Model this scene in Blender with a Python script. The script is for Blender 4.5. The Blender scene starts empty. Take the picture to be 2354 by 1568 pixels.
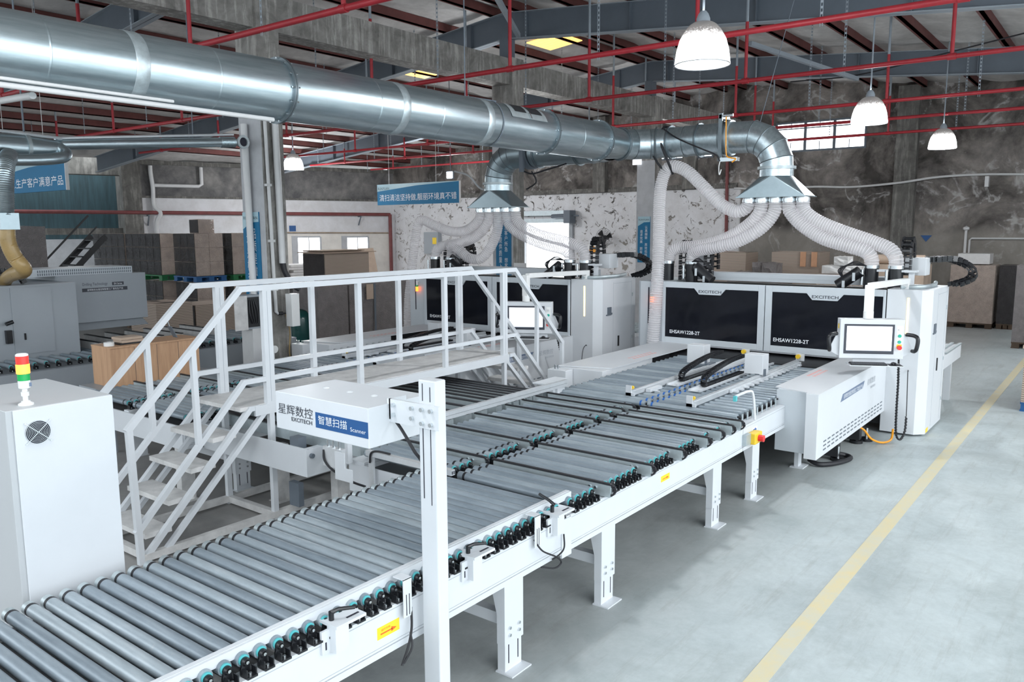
import bpy, bmesh, math, random
from math import radians, sin, cos, pi, hypot, atan2
from mathutils import Vector, Matrix
random.seed(7)
SC = bpy.context.scene
COL = SC.collection

# ------------------------------------------------------------------ camera
FPX = 1852.5
YAW, PITCH, ROLL = radians(37.635), radians(7.948), radians(-0.307)
fwd = Vector((cos(PITCH)*cos(YAW), cos(PITCH)*sin(YAW), -sin(PITCH)))
rgt = Vector((sin(YAW), -cos(YAW), 0.0))
upv = rgt.cross(fwd)
r2 = cos(ROLL)*rgt + sin(ROLL)*upv
u2 = -sin(ROLL)*rgt + cos(ROLL)*upv
cam_d = bpy.data.cameras.new('camera')
cam_d.sensor_width = 36.0
cam_d.lens = FPX/2354*36.0
cam_d.clip_start, cam_d.clip_end = 0.05, 300
cam = bpy.data.objects.new('camera', cam_d)
COL.objects.link(cam)
cam.matrix_world = Matrix(((r2.x, u2.x, -fwd.x, 0), (r2.y, u2.y, -fwd.y, 0), (r2.z, u2.z, -fwd.z, 2.9), (0, 0, 0, 1)))
SC.camera = cam

# ------------------------------------------------------------------ world, sun, exposure
wd = bpy.data.worlds.new('daylight'); SC.world = wd; wd.use_nodes = True
bgn = wd.node_tree.nodes['Background']
bgn.inputs[0].default_value = (0.86, 0.94, 1.0, 1); bgn.inputs[1].default_value = 2.4
sun_d = bpy.data.lights.new('sun', 'SUN'); sun_d.energy = 1.9; sun_d.angle = radians(50); sun_d.color = (0.95, 0.98, 1.0)
sun = bpy.data.objects.new('sun', sun_d); COL.objects.link(sun)
sun.rotation_euler = Vector((0.40, 0.75, -0.75)).to_track_quat('-Z', 'Y').to_euler()
SC.view_settings.view_transform = 'Standard'; SC.view_settings.look = 'None'
SC.view_settings.gamma = 1.0; SC.view_settings.use_curve_mapping = False
SC.view_settings.exposure = 0.34

# added fill lights without fixtures, brightening the roof and the back hall
for x, y, z, e in ((1.9, 3.95, 4.6, 120), (8.7, -3.5, 4.6, 160), (15.5, -3.5, 4.6, 160), (22.0, 11.6, 4.6, 160), (9.0, 20.4, 4.6, 35), (22.4, 20.4, 4.6, 260), (20.5, 26.5, 4.2, 260), (15.2, 12.2, 4.7, 120), (24.0, -3.5, 4.6, 120)):
    ld = bpy.data.lights.new('fill_light', 'POINT'); ld.energy = e; ld.shadow_soft_size = 0.3; ld.color = (0.94, 0.97, 1)
    lo = bpy.data.objects.new('fill_light', ld); COL.objects.link(lo); lo.location = (x, y, z)

# ------------------------------------------------------------------ text meshes (made first, while the scene is small)
TEXTS = {}
def make_texts(list_):
    dg = bpy.context.evaluated_depsgraph_get()
    obs = []
    for t in list_:
        cu = bpy.data.curves.new('lettering', 'FONT'); cu.body = t
        cu.align_x = 'CENTER' if '\n' in t else 'LEFT'
        cu.resolution_u = 3; cu.space_line = 1.05
        if t in ('EXCITECH', 'EHSAW1228-2T'): cu.offset = 0.016
        o = bpy.data.objects.new('lettering', cu); COL.objects.link(o); obs.append((t, o))
    dg.update()
    for t, o in obs:
        me = bpy.data.meshes.new_from_object(o.evaluated_get(dg))
        TEXTS[t] = ([v.co.copy() for v in me.vertices], [tuple(p.vertices) for p in me.polygons])
        bpy.data.meshes.remove(me)
        cu = o.data; bpy.data.objects.remove(o); bpy.data.curves.remove(cu)
B1 = '品\n质\n是\n做\n出\n来\n的'; B1b = '不\n是\n检\n查\n出\n来\n的'
B2 = '急\n客\n户\n所\n急\n \n想\n客\n户\n所\n想'; B2b = '在\n提\n供\n质\n量\n上\n下\n功\n夫'
B3 = '认\n真\n细\n致\n \n高\n效\n低\n耗'; B3b = '追\n求\n完\n美\n \n顾\n客\n满\n意'
make_texts(['星辉数控', 'EXCITECH', '智慧扫描', 'Scanner', 'EHSAW1228-2T', '清扫清洁坚持做,靓丽环境真不错', 'RUNYUAN',
            '人管理.生产客户满意产品', B1, B1b, B2, B2b, B3, B3b, 'Drilling Technology', 'EH Series',
            '星辉数控全屋定制智慧工厂柔性生产线', '运行方向', '样品试装区'])

# ------------------------------------------------------------------ materials
def nt(m): return m.node_tree.nodes, m.node_tree.links
def M(name, col, rough=0.5, metal=0.0, var=0.0, vscale=6.0, bump=0.0, bscale=60.0, emit=None, estr=0.0, alpha=1.0,
      stretch=None, coat=0.0, trans=0.0, var2=None, detail=6.0):
    m = bpy.data.materials.new(name); m.use_nodes = True
    N, L = nt(m); b = N['Principled BSDF']
    c = (col[0], col[1], col[2], 1)
    b.inputs['Base Color'].default_value = c
    b.inputs['Roughness'].default_value = rough; b.inputs['Metallic'].default_value = metal
    b.inputs['Coat Weight'].default_value = coat
    if trans: b.inputs['Transmission Weight'].default_value = trans
    if alpha < 1: b.inputs['Alpha'].default_value = alpha
    if emit: b.inputs['Emission Color'].default_value = (*emit, 1); b.inputs['Emission Strength'].default_value = estr
    if var or bump:
        tc = N.new('ShaderNodeTexCoord'); src = tc.outputs['Object']
        if stretch:
            mp = N.new('ShaderNodeMapping'); mp.inputs['Scale'].default_value = stretch; L.new(src, mp.inputs['Vector']); src = mp.outputs[0]
    if var:
        n = N.new('ShaderNodeTexNoise'); n.inputs['Scale'].default_value = vscale; n.inputs['Detail'].default_value = detail; n.inputs['Roughness'].default_value = 0.65
        L.new(src, n.inputs['Vector'])
        r = N.new('ShaderNodeValToRGB'); r.color_ramp.elements[0].position = 0.3; r.color_ramp.elements[1].position = 0.7
        k = 1-var
        r.color_ramp.elements[0].color = (c[0]*k, c[1]*k, c[2]*k, 1) if not var2 else (*var2, 1)
        r.color_ramp.elements[1].color = (min(1, c[0]*(1+var*0.5)), min(1, c[1]*(1+var*0.5)), min(1, c[2]*(1+var*0.5)), 1)
        L.new(n.outputs['Fac'], r.inputs['Fac']); L.new(r.outputs['Color'], b.inputs['Base Color'])
        rr = N.new('ShaderNodeMapRange'); rr.inputs['To Min'].default_value = max(0.02, rough-0.1*min(1, var*4)); rr.inputs['To Max'].default_value = min(1, rough+0.1*min(1, var*4))
        L.new(n.outputs['Fac'], rr.inputs['Value']); L.new(rr.outputs[0], b.inputs['Roughness'])
    if bump:
        n2 = N.new('ShaderNodeTexNoise'); n2.inputs['Scale'].default_value = bscale; n2.inputs['Detail'].default_value = 4
        L.new(src, n2.inputs['Vector'])
        bp = N.new('ShaderNodeBump'); bp.inputs['Strength'].default_value = bump; bp.inputs['Distance'].default_value = 0.02
        L.new(n2.outputs['Fac'], bp.inputs['Height']); L.new(bp.outputs[0], b.inputs['Normal'])
    return m

def ramp(N, stops, interp='LINEAR'):
    r = N.new('ShaderNodeValToRGB'); r.color_ramp.interpolation = interp
    e = r.color_ramp.elements
    while len(e) < len(stops): e.new(0.5)
    for i, (p, c) in enumerate(stops):
        e[i].position = p; e[i].color = (*c, 1) if len(c) == 3 else c
    return r
def noise(N, L, src, scale, detail=6, rough=0.6, dist=0.0):
    n = N.new('ShaderNodeTexNoise'); n.inputs['Scale'].default_value = scale; n.inputs['Detail'].default_value = detail
    n.inputs['Roughness'].default_value = rough; n.inputs['Distortion'].default_value = dist
    L.new(src, n.inputs['Vector']); return n.outputs['Fac']
def mixc(N, L, fac, a, b, mode='MIX'):
    x = N.new('ShaderNodeMix'); x.data_type = 'RGBA'; x.blend_type = mode
    for s, v in ((x.inputs[0], fac), (x.inputs[6], a), (x.inputs[7], b)):
        if isinstance(v, (int, float)): s.default_value = v
        elif isinstance(v, tuple): s.default_value = (*v, 1) if len(v) == 3 else v
        else: L.new(v, s)
    return x.outputs[2]
def math_(N, L, op, a, b=0.0, clamp=False):
    x = N.new('ShaderNodeMath'); x.operation = op; x.use_clamp = clamp
    for s, v in ((x.inputs[0], a), (x.inputs[1], b)):
        if isinstance(v, (int, float)): s.default_value = v
        else: L.new(v, s)
    return x.outputs[0]
def sstep(N, L, v, lo, hi):
    x = N.new('ShaderNodeMapRange'); x.interpolation_type = 'SMOOTHSTEP'
    L.new(v, x.inputs['Value']); x.inputs['From Min'].default_value = lo; x.inputs['From Max'].default_value = hi
    return x.outputs[0]
def base_nodes(name, rough=0.8):
    m = bpy.data.materials.new(name); m.use_nodes = True; N, L = nt(m)
    g = N.new('ShaderNodeNewGeometry'); b = N['Principled BSDF']; b.inputs['Roughness'].default_value = rough
    sp = N.new('ShaderNodeSeparateXYZ'); L.new(g.outputs['Position'], sp.inputs[0])
    return m, N, L, b, g.outputs['Position'], sp.outputs

def mat_floor():
    m, N, L, b, P, S = base_nodes('painted_concrete_floor', 0.42)
    big = noise(N, L, P, 0.35, 8, 0.65, 0.3); mid = noise(N, L, P, 1.6, 10, 0.7, 0.6); fine = noise(N, L, P, 14, 8, 0.7)
    c0 = ramp(N, [(0.34, (0.34, 0.405, 0.42)), (0.52, (0.475, 0.54, 0.55)), (0.68, (0.555, 0.61, 0.615))]); L.new(big, c0.inputs[0])
    c1 = ramp(N, [(0.36, (0.31, 0.335, 0.325)), (0.6, (0.53, 0.575, 0.58))]); L.new(mid, c1.inputs[0])
    c = mixc(N, L, 0.40, c0.outputs[0], c1.outputs[0])
    # long scuffs running with the aisle
    mp = N.new('ShaderNodeMapping'); mp.inputs['Scale'].default_value = (0.7, 6, 1); mp.inputs['Rotation'].default_value = (0, 0, 0.35); L.new(P, mp.inputs[0])
    sc = noise(N, L, mp.outputs[0], 1.2, 8, 0.75)
    s = ramp(N, [(0.52, (0, 0, 0)), (0.75, (1, 1, 1))]); L.new(sc, s.inputs[0])
    k = math_(N, L, 'MULTIPLY', s.outputs[0], 0.5)
    c = mixc(N, L, k, c, (0.26, 0.265, 0.245))
    f = ramp(N, [(0.35, (0.93, 0.93, 0.93)), (0.65, (1.03, 1.03, 1.03))]); L.new(fine, f.inputs[0])
    c = mixc(N, L, 1.0, c, f.outputs[0], 'MULTIPLY')
    # bare dusty concrete among the machines, plus conveyor's soft shadow painted into the colour
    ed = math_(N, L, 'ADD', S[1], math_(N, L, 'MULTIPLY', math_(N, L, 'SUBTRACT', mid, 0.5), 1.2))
    dust_and_shade = math_(N, L, 'ADD', math_(N, L, 'MULTIPLY', sstep(N, L, ed, 2.2, 3.3), 0.42), math_(N, L, 'MULTIPLY', sstep(N, L, ed, 3.8, 5.2), 0.36))
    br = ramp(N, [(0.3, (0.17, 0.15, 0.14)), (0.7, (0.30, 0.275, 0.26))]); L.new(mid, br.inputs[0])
    c = mixc(N, L, dust_and_shade, c, br.outputs[0])
    L.new(c, b.inputs['Base Color'])
    rr = N.new('ShaderNodeMapRange'); rr.inputs['To Min'].default_value = 0.34; rr.inputs['To Max'].default_value = 0.62; L.new(mid, rr.inputs[0]); L.new(rr.outputs[0], b.inputs['Roughness'])
    return m
def mat_line():
    m, N, L, b, P, S = base_nodes('worn_yellow_line_paint', 0.6)
    n = noise(N, L, P, 5, 10, 0.75); n2 = noise(N, L, P, 1.1, 4)
    r = ramp(N, [(0.38, (0.55, 0.56, 0.50)), (0.66, (0.70, 0.555, 0.25))]); L.new(n, r.inputs[0])
    c = mixc(N, L, n2, r.outputs[0], (0.62, 0.57, 0.40)); L.new(c, b.inputs['Base Color']); return m
def mat_concrete(name, lo, hi, streak=True, rough=0.9):
    m, N, L, b, P, S = base_nodes(name, rough)
    n = noise(N, L, P, 2.2, 12, 0.7, 0.4)
    r = ramp(N, [(0.32, lo), (0.68, hi)]); L.new(n, r.inputs[0]); c = r.outputs[0]
    if streak:
        mp = N.new('ShaderNodeMapping'); mp.inputs['Scale'].default_value = (5, 5, 0.5); L.new(P, mp.inputs[0])
        s = noise(N, L, mp.outputs[0], 1.6, 6, 0.7); sr = ramp(N, [(0.5, (0.55, 0.55, 0.55)), (0.58, (1, 1, 1))]); L.new(s, sr.inputs[0])
        c = mixc(N, L, 0.8, c, sr.outputs[0], 'MULTIPLY')
    L.new(c, b.inputs['Base Color'])
    bp = N.new('ShaderNodeBump'); bp.inputs['Strength'].default_value = 0.35; bp.inputs['Distance'].default_value = 0.03; L.new(n, bp.inputs['Height']); L.new(bp.outputs[0], b.inputs['Normal'])
    return m
def mat_wall(name, white_from=None, white_top=4.25, dark=((0.062, 0.056, 0.052), (0.285, 0.262, 0.245)), cream=False, lower_light=True, peeling=True, rings=0.55):
    m, N, L, b, P, S = base_nodes(name, 0.92)
    n1 = noise(N, L, P, 0.55, 10, 0.65, 0.5); n2 = noise(N, L, P, 1.7, 10, 0.7, 0.3); n3 = noise(N, L, P, 0.9, 4, 0.5, 0.8)
    r = ramp(N, [(0.40, dark[0]), (0.60, dark[1])]); L.new(n1, r.inputs[0])
    r2_ = ramp(N, [(0.3, (0.55, 0.55, 0.56)), (0.7, (1.25, 1.22, 1.18))]); L.new(n2, r2_.inputs[0])
    c = mixc(N, L, 1.0, r.outputs[0], r2_.outputs[0], 'MULTIPLY')
    # pale lime rings left where the damp dried
    ring = ramp(N, [(0.560, (0, 0, 0)), (0.582, (1, 1, 1)), (0.60, (1, 1, 1)), (0.622, (0, 0, 0))]); L.new(n3, ring.inputs[0])
    patch = ramp(N, [(0.44, (0, 0, 0)), (0.56, (1, 1, 1))]); L.new(n2, patch.inputs[0])
    k = math_(N, L, 'MULTIPLY', ring.outputs[0], patch.outputs[0])
    c = mixc(N, L, math_(N, L, 'MULTIPLY', k, rings), c, (0.55, 0.54, 0.53))
    if lower_light:
        w = math_(N, L, 'ADD', S[2], math_(N, L, 'MULTIPLY', n1, 0.8))
        lo = sstep(N, L, w, 3.35, 2.95)
        c = mixc(N, L, math_(N, L, 'MULTIPLY', lo, 0.55), c, (0.36, 0.335, 0.30))
    if white_from is not None:
        yy = sstep(N, L, S[1], white_from-0.05, white_from+0.05)
        zz = sstep(N, L, S[2], white_top+0.03, white_top-0.03)
        peel = ramp(N, [(0.565 if peeling else 0.70, (1, 1, 1)), (0.59 if peeling else 0.72, (0, 0, 0))]); 
        np_ = noise(N, L, P, 3.6, 10, 0.72, 1.0); L.new(np_, peel.inputs[0])
        k = math_(N, L, 'MULTIPLY', math_(N, L, 'MULTIPLY', yy, zz), peel.outputs[0])
        wn = ramp(N, [(0.3, (0.62, 0.61, 0.61)), (0.65, (0.76, 0.76, 0.78))]); L.new(n2, wn.inputs[0])
        c = mixc(N, L, k, c, wn.outputs[0])
    L.new(c, b.inputs['Base Color'])
    bp = N.new('ShaderNodeBump'); bp.inputs['Strength'].default_value = 0.3; bp.inputs['Distance'].default_value = 0.03; L.new(n2, bp.inputs['Height']); L.new(bp.outputs[0], b.inputs['Normal'])
    return m
def mat_duct():
    m, N, L, b, P, S = base_nodes('galvanised_sheet', 0.3)
    mp = N.new('ShaderNodeMapping'); mp.inputs['Scale'].default_value = (0.5, 6, 6); L.new(P, mp.inputs[0])
    n = noise(N, L, mp.outputs[0], 4, 8, 0.6); n2 = noise(N, L, P, 40, 3)
    r = ramp(N, [(0.3, (0.46, 0.56, 0.60)), (0.7, (0.66, 0.75, 0.79))]); L.new(n, r.inputs[0])
    L.new(r.outputs[0], b.inputs['Base Color']); b.inputs['Metallic'].default_value = 1.0
    rr = N.new('ShaderNodeMapRange'); rr.inputs['To Min'].default_value = 0.26; rr.inputs['To Max'].default_value = 0.42; L.new(n2, rr.inputs[0]); L.new(rr.outputs[0], b.inputs['Roughness'])
    return m
def mat_roller():
    m, N, L, b, P, S = base_nodes('grey_roller_sleeve', 0.38)
    mp = N.new('ShaderNodeMapping'); mp.inputs['Scale'].default_value = (9, 1.6, 9); L.new(P, mp.inputs[0])
    n = noise(N, L, mp.outputs[0], 2.2, 8, 0.7)
    mp2 = N.new('ShaderNodeMapping'); mp2.inputs['Scale'].default_value = (10.6, 22, 1); L.new(P, mp2.inputs[0])
    n2 = noise(N, L, mp2.outputs[0], 1.3, 6, 0.7)
    r = ramp(N, [(0.3, (0.27, 0.32, 0.36)), (0.55, (0.36, 0.415, 0.46)), (0.75, (0.44, 0.49, 0.53))]); L.new(n, r.inputs[0])
    s = ramp(N, [(0.62, (0, 0, 0)), (0.75, (1, 1, 1))]); L.new(n2, s.inputs[0])
    c = mixc(N, L, math_(N, L, 'MULTIPLY', s.outputs[0], 0.35), r.outputs[0], (0.55, 0.54, 0.52))
    oi = N.new('ShaderNodeObjectInfo'); vr = ramp(N, [(0.0, (0.62, 0.64, 0.66)), (0.6, (0.86, 0.87, 0.88)), (1.0, (1.08, 1.06, 1.03))]); L.new(oi.outputs['Random'], vr.inputs[0])
    c = mixc(N, L, 1.0, c, vr.outputs[0], 'MULTIPLY')
    L.new(c, b.inputs['Base Color']); b.inputs['Metallic'].default_value = 0.2
    return m
def mat_film(name, col, a=0.5, wr=26):
    m, N, L, b, P, S = base_nodes(name, 0.11)
    b.inputs['Base Color'].default_value = (*col, 1)
    n = noise(N, L, P, wr, 3, 0.5, 2.0)
    bp = N.new('ShaderNodeBump'); bp.inputs['Strength'].default_value = 1.0; bp.inputs['Distance'].default_value = 0.035; L.new(n, bp.inputs['Height']); L.new(bp.outputs[0], b.inputs['Normal'])
    n2 = noise(N, L, P, 5, 5); r = ramp(N, [(0.3, tuple(x*0.75 for x in col)), (0.7, col)]); L.new(n2, r.inputs[0]); L.new(r.outputs[0], b.inputs['Base Color'])
    return m
def mat_hose():
    m = bpy.data.materials.new('clear_ribbed_hose_plastic'); m.use_nodes = True; N, L = nt(m); b = N['Principled BSDF']
    b.inputs['Base Color'].default_value = (0.97, 0.955, 0.96, 1); b.inputs['Roughness'].default_value = 0.2
    tl = N.new('ShaderNodeBsdfTranslucent'); tl.inputs[0].default_value = (0.99, 0.97, 0.98, 1)
    x1 = N.new('ShaderNodeMixShader'); x1.inputs[0].default_value = 0.55; L.new(b.outputs[0], x1.inputs[1]); L.new(tl.outputs[0], x1.inputs[2])
    t = N.new('ShaderNodeBsdfTransparent'); t.inputs[0].default_value = (0.98, 0.97, 0.98, 1)
    x = N.new('ShaderNodeMixShader'); x.inputs[0].default_value = 0.46
    L.new(t.outputs[0], x.inputs[1]); L.new(x1.outputs[0], x.inputs[2]); L.new(x.outputs[0], N['Material Output'].inputs[0]); return m
def mat_lamp():
    m, N, L, b, P, S = base_nodes('lit_prismatic_lamp_glass', 0.25)
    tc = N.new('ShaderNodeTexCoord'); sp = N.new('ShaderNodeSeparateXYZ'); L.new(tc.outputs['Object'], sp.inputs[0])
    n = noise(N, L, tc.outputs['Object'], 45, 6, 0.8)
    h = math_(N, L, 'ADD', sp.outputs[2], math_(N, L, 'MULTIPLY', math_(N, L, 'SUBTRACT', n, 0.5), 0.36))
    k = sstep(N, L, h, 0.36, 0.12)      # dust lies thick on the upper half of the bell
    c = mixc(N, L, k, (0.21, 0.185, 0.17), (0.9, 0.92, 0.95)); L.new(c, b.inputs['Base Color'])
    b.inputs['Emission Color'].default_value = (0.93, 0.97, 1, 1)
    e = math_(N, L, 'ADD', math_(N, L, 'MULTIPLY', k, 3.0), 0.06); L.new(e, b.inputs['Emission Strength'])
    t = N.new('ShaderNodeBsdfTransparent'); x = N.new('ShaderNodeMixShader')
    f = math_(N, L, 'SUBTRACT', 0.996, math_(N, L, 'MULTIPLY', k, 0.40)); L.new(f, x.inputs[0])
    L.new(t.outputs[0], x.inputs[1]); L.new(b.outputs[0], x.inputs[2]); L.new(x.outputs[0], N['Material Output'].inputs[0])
    return m
def mat_roof():
    m, N, L, b, P, S = base_nodes('grey_insulation_roof', 0.85)
    n = noise(N, L, P, 0.8, 6, 0.6, 0.5); n2 = noise(N, L, P, 3, 8, 0.7)
    r = ramp(N, [(0.3, (0.46, 0.445, 0.43)), (0.7, (0.68, 0.665, 0.65))]); L.new(n, r.inputs[0])
    r2_ = ramp(N, [(0.3, (0.8, 0.8, 0.8)), (0.7, (1.1, 1.1, 1.1))]); L.new(n2, r2_.inputs[0])
    L.new(mixc(N, L, 1.0, r.outputs[0], r2_.outputs[0], 'MULTIPLY'), b.inputs['Base Color']); return m
def mat_wood():
    m, N, L, b, P, S = base_nodes('oak_veneer', 0.5)
    mp = N.new('ShaderNodeMapping'); mp.inputs['Scale'].default_value = (9, 9, 0.7); L.new(P, mp.inputs[0])
    n = noise(N, L, mp.outputs[0], 3, 8, 0.65, 0.4)
    r = ramp(N, [(0.3, (0.47, 0.27, 0.155)), (0.7, (0.62, 0.38, 0.225))]); L.new(n, r.inputs[0]); L.new(r.outputs[0], b.inputs['Base Color']); return m
def mat_boards():
    m, N, L, b, P, S = base_nodes('stacked_board_edges', 0.7)
    w = N.new('ShaderNodeTexWave'); w.wave_type = 'BANDS'; w.bands_direction = 'Z'; w.inputs['Scale'].default_value = 9; w.inputs['Distortion'].default_value = 0.6; L.new(P, w.inputs[0])
    r = ramp(N, [(0.0, (0.10, 0.08, 0.065)), (0.25, (0.42, 0.33, 0.27)), (1, (0.50, 0.41, 0.34))]); L.new(w.outputs['Fac'], r.inputs[0]); L.new(r.outputs[0], b.inputs['Base Color']); return m
FLANGE = M('dull_steel_flange', (0.20, 0.235, 0.255), 0.4, 0.7, var=0.15, vscale=9)
TAPE = M('pale_sealing_tape', (0.58, 0.66, 0.69), 0.42, 0.75, var=0.2, vscale=14)
WHITE = M('white_powder_coat', (0.665, 0.69, 0.72), 0.38, var=0.04, vscale=2)
WHITE_D = M('dusty_white_steel', (0.66, 0.65, 0.64), 0.6, var=0.22, vscale=7)
SAWG = M('pale_grey_machine_paint', (0.56, 0.60, 0.635), 0.4, var=0.03, vscale=2)
SAWW = M('white_machine_paint', (0.655, 0.675, 0.70), 0.4, var=0.03, vscale=2)
CABG = M('light_grey_cabinet_body', (0.50, 0.52, 0.535), 0.45, var=0.03, vscale=2)  # cabinet body, greyer than its white door
DRILLG = M('grey_drill_paint', (0.34, 0.37, 0.40), 0.45, var=0.04, vscale=2)
ALU = M('anodised_aluminium', (0.74, 0.76, 0.78), 0.35, 0.55, var=0.08, vscale=9)
STEEL = M('bright_steel', (0.72, 0.76, 0.78), 0.25, 1.0)
CHROME = M('polished_roller_steel', (0.50, 0.56, 0.60), 0.16, 1.0)
GALV = mat_duct(); ROLL = mat_roller()
GALVP = M('galvanised_plate', (0.50, 0.56, 0.58), 0.45, 0.6, var=0.15, vscale=8)
BLACK = M('black_plastic', (0.012, 0.013, 0.016), 0.32, var=0.2, vscale=20)
RUBBER = M('black_rubber', (0.016, 0.016, 0.02), 0.55, var=0.1, vscale=9)
TRAY = M('dark_grey_tray', (0.07, 0.075, 0.08), 0.6, var=0.2, vscale=5)
DARK = M('dark_machine_interior', (0.02, 0.021, 0.024), 0.5, var=0.3, vscale=8)
TEAL = M('teal_bearing_cap', (0.10, 0.50, 0.53), 0.35, var=0.05, vscale=8)
BLUE = M('blue_sleeve', (0.02, 0.12, 0.42), 0.4, var=0.05, vscale=8)
GLASS = M('tinted_black_glass', (0.010, 0.011, 0.016), 0.05, var=0.3, vscale=2)
GLASS.node_tree.nodes['Principled BSDF'].inputs['Specular IOR Level'].default_value = 0.22
SLOT = M('slot_shadow_black', (0.02, 0.02, 0.035), 0.7, var=0.1, vscale=8)
RED = M('red_plastic', (0.75, 0.03, 0.03), 0.35, var=0.05, vscale=8)
YEL = M('yellow_plastic', (0.86, 0.56, 0.03), 0.4, var=0.05, vscale=8)
ORANGE = M('orange_cable', (0.90, 0.36, 0.02), 0.4, var=0.05, vscale=8)
GREEN = M('green_button', (0.02, 0.42, 0.30), 0.35, var=0.05, vscale=8)
STK = M('yellow_sticker', (0.95, 0.66, 0.03), 0.45, var=0.03, vscale=8)
INKR = M('orange_red_ink', (0.85, 0.13, 0.02), 0.5, var=0.03, vscale=8)
INKP = M('faded_red_ink', (0.82, 0.42, 0.40), 0.5, var=0.1, vscale=30)
INK = M('charcoal_ink', (0.045, 0.05, 0.065), 0.5, var=0.03, vscale=8)
INKG = M('grey_ink', (0.42, 0.45, 0.49), 0.5, var=0.03, vscale=8)
INKB = M('slate_blue_ink', (0.15, 0.20, 0.30), 0.5, var=0.03, vscale=8)
WTXT = M('white_ink', (0.85, 0.87, 0.9), 0.5, var=0.02, vscale=8)
NAVY = M('scanner_blue_panel', (0.012, 0.085, 0.26), 0.4, var=0.03, vscale=8)
SIGNB = M('sign_blue', (0.004, 0.16, 0.33), 0.6, var=0.1, vscale=1.5)
SIGNL = M('sign_pale_blue', (0.38, 0.56, 0.63), 0.35, var=0.05, vscale=2)
SCREEN = M('lit_screen', (0.8, 0.82, 0.86), 0.2, emit=(0.93, 0.95, 1.0), estr=0.75, var=0.02, vscale=4)
SCRLINE = M('screen_grey_lines', (0.6, 0.65, 0.75), 0.3, emit=(0.7, 0.76, 0.88), estr=0.5, var=0.02, vscale=4)
PVC = M('white_pvc_pipe', (0.66, 0.66, 0.66), 0.4, var=0.06, vscale=4)
REDP = M('red_sprinkler_paint', (0.36, 0.02, 0.03), 0.45, var=0.15, vscale=4)
REDD = M('dusty_red_pipe', (0.20, 0.055, 0.055), 0.6, var=0.25, vscale=4)
PURL = M('red_oxide_purlin', (0.145, 0.047, 0.042), 0.75, var=0.3, vscale=3)
RAFT = M('blue_grey_steel_beam', (0.13, 0.155, 0.185), 0.55, var=0.1, vscale=2)
RAFTL = M('pale_blue_grey_flange', (0.30, 0.34, 0.38), 0.6, var=0.1, vscale=2)
CONC = mat_concrete('bare_concrete', (0.20, 0.19, 0.175), (0.50, 0.48, 0.45))
CONCD = mat_concrete('dark_concrete_pilaster', (0.13, 0.125, 0.115), (0.27, 0.26, 0.24))
PAINTC = M('painted_column_white', (0.50, 0.51, 0.53), 0.8, var=0.15, vscale=3)
WALLE = mat_wall('damp_stained_wall_with_peeling_white', 11.3, 4.28)
WALLN = mat_wall('grey_concrete_over_white_wall', -99, 4.22, ((0.12, 0.12, 0.125), (0.24, 0.235, 0.23)), lower_light=False, peeling=False, rings=0.0)
WALLB = M('dark_teal_corrugated_wall', (0.035, 0.075, 0.09), 0.7, var=0.45, vscale=1.5, stretch=(6, 6, 0.5))
CREAM = M('cream_plaster', (0.80, 0.765, 0.71), 0.85, var=0.12, vscale=2)
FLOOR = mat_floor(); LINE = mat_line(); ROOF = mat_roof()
SKY = M('daylit_window_glare', (0.9, 0.93, 1), 0.5, emit=(0.93, 0.97, 1.0), estr=3.2)
AMBERSKY = M('amber_translucent_rooflight', (0.8, 0.5, 0.15), 0.5, emit=(1.0, 0.62, 0.16), estr=1.3, var=0.2, vscale=3)
HOOD = M('dull_galvanised_hood', (0.34, 0.41, 0.44), 0.34, 0.85, var=0.12, vscale=5)
HOSE = mat_hose()
HOSEW = M('hose_wire_spiral', (0.84, 0.82, 0.83), 0.3, 0.0, var=0.05, vscale=8)
HOSEY = M('yellowed_clear_hose', (0.40, 0.27, 0.11), 0.3, var=0.2, vscale=6)
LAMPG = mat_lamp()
CARD = M('brown_cardboard', (0.50, 0.385, 0.30), 0.75, var=0.12, vscale=4)
BOARD = mat_boards()
FILM = mat_film('grey_stretch_film', (0.27, 0.245, 0.24))
FILMD = mat_film('dark_stretch_film', (0.06, 0.056, 0.058))
FILML = mat_film('glossy_clear_film_over_card', (0.58, 0.475, 0.41))
FOAM = M('white_foam', (0.70, 0.69, 0.68), 0.7, var=0.1, vscale=6)
PALB = M('blue_plastic_pallet', (0.015, 0.11, 0.30), 0.5, var=0.2, vscale=5)
PALG = M('green_plastic_pallet', (0.02, 0.20, 0.07), 0.5, var=0.2, vscale=5)
PALW = M('dark_wood_pallet', (0.09, 0.06, 0.04), 0.8, var=0.3, vscale=8)
OAK = mat_wood()
TANK = M('dark_green_tank', (0.006, 0.075, 0.07), 0.25, var=0.2, vscale=3, coat=0.3)
AMBL = M('lit_amber_lamp', (1, 0.5, 0.1), 0.3, emit=(1.0, 0.13, 0.01), estr=3.4)
REDL = M('red_lamp_lens', (0.80, 0.03, 0.03), 0.25, emit=(1.0, 0.04, 0.02), estr=0.7)
GRNL = M('green_lamp_lens', (0.01, 0.42, 0.10), 0.25, var=0.05, vscale=8)
LEDY = M('lit_led_strip', (1, 0.8, 0.4), 0.3, emit=(1.0, 0.72, 0.25), estr=2.2)
WLED = M('lit_floodlight', (1, 1, 1), 0.3, emit=(0.85, 0.95, 1.0), estr=30)
WHITEP = M('white_plastic', (0.83, 0.83, 0.82), 0.35, var=0.03, vscale=8)

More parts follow.
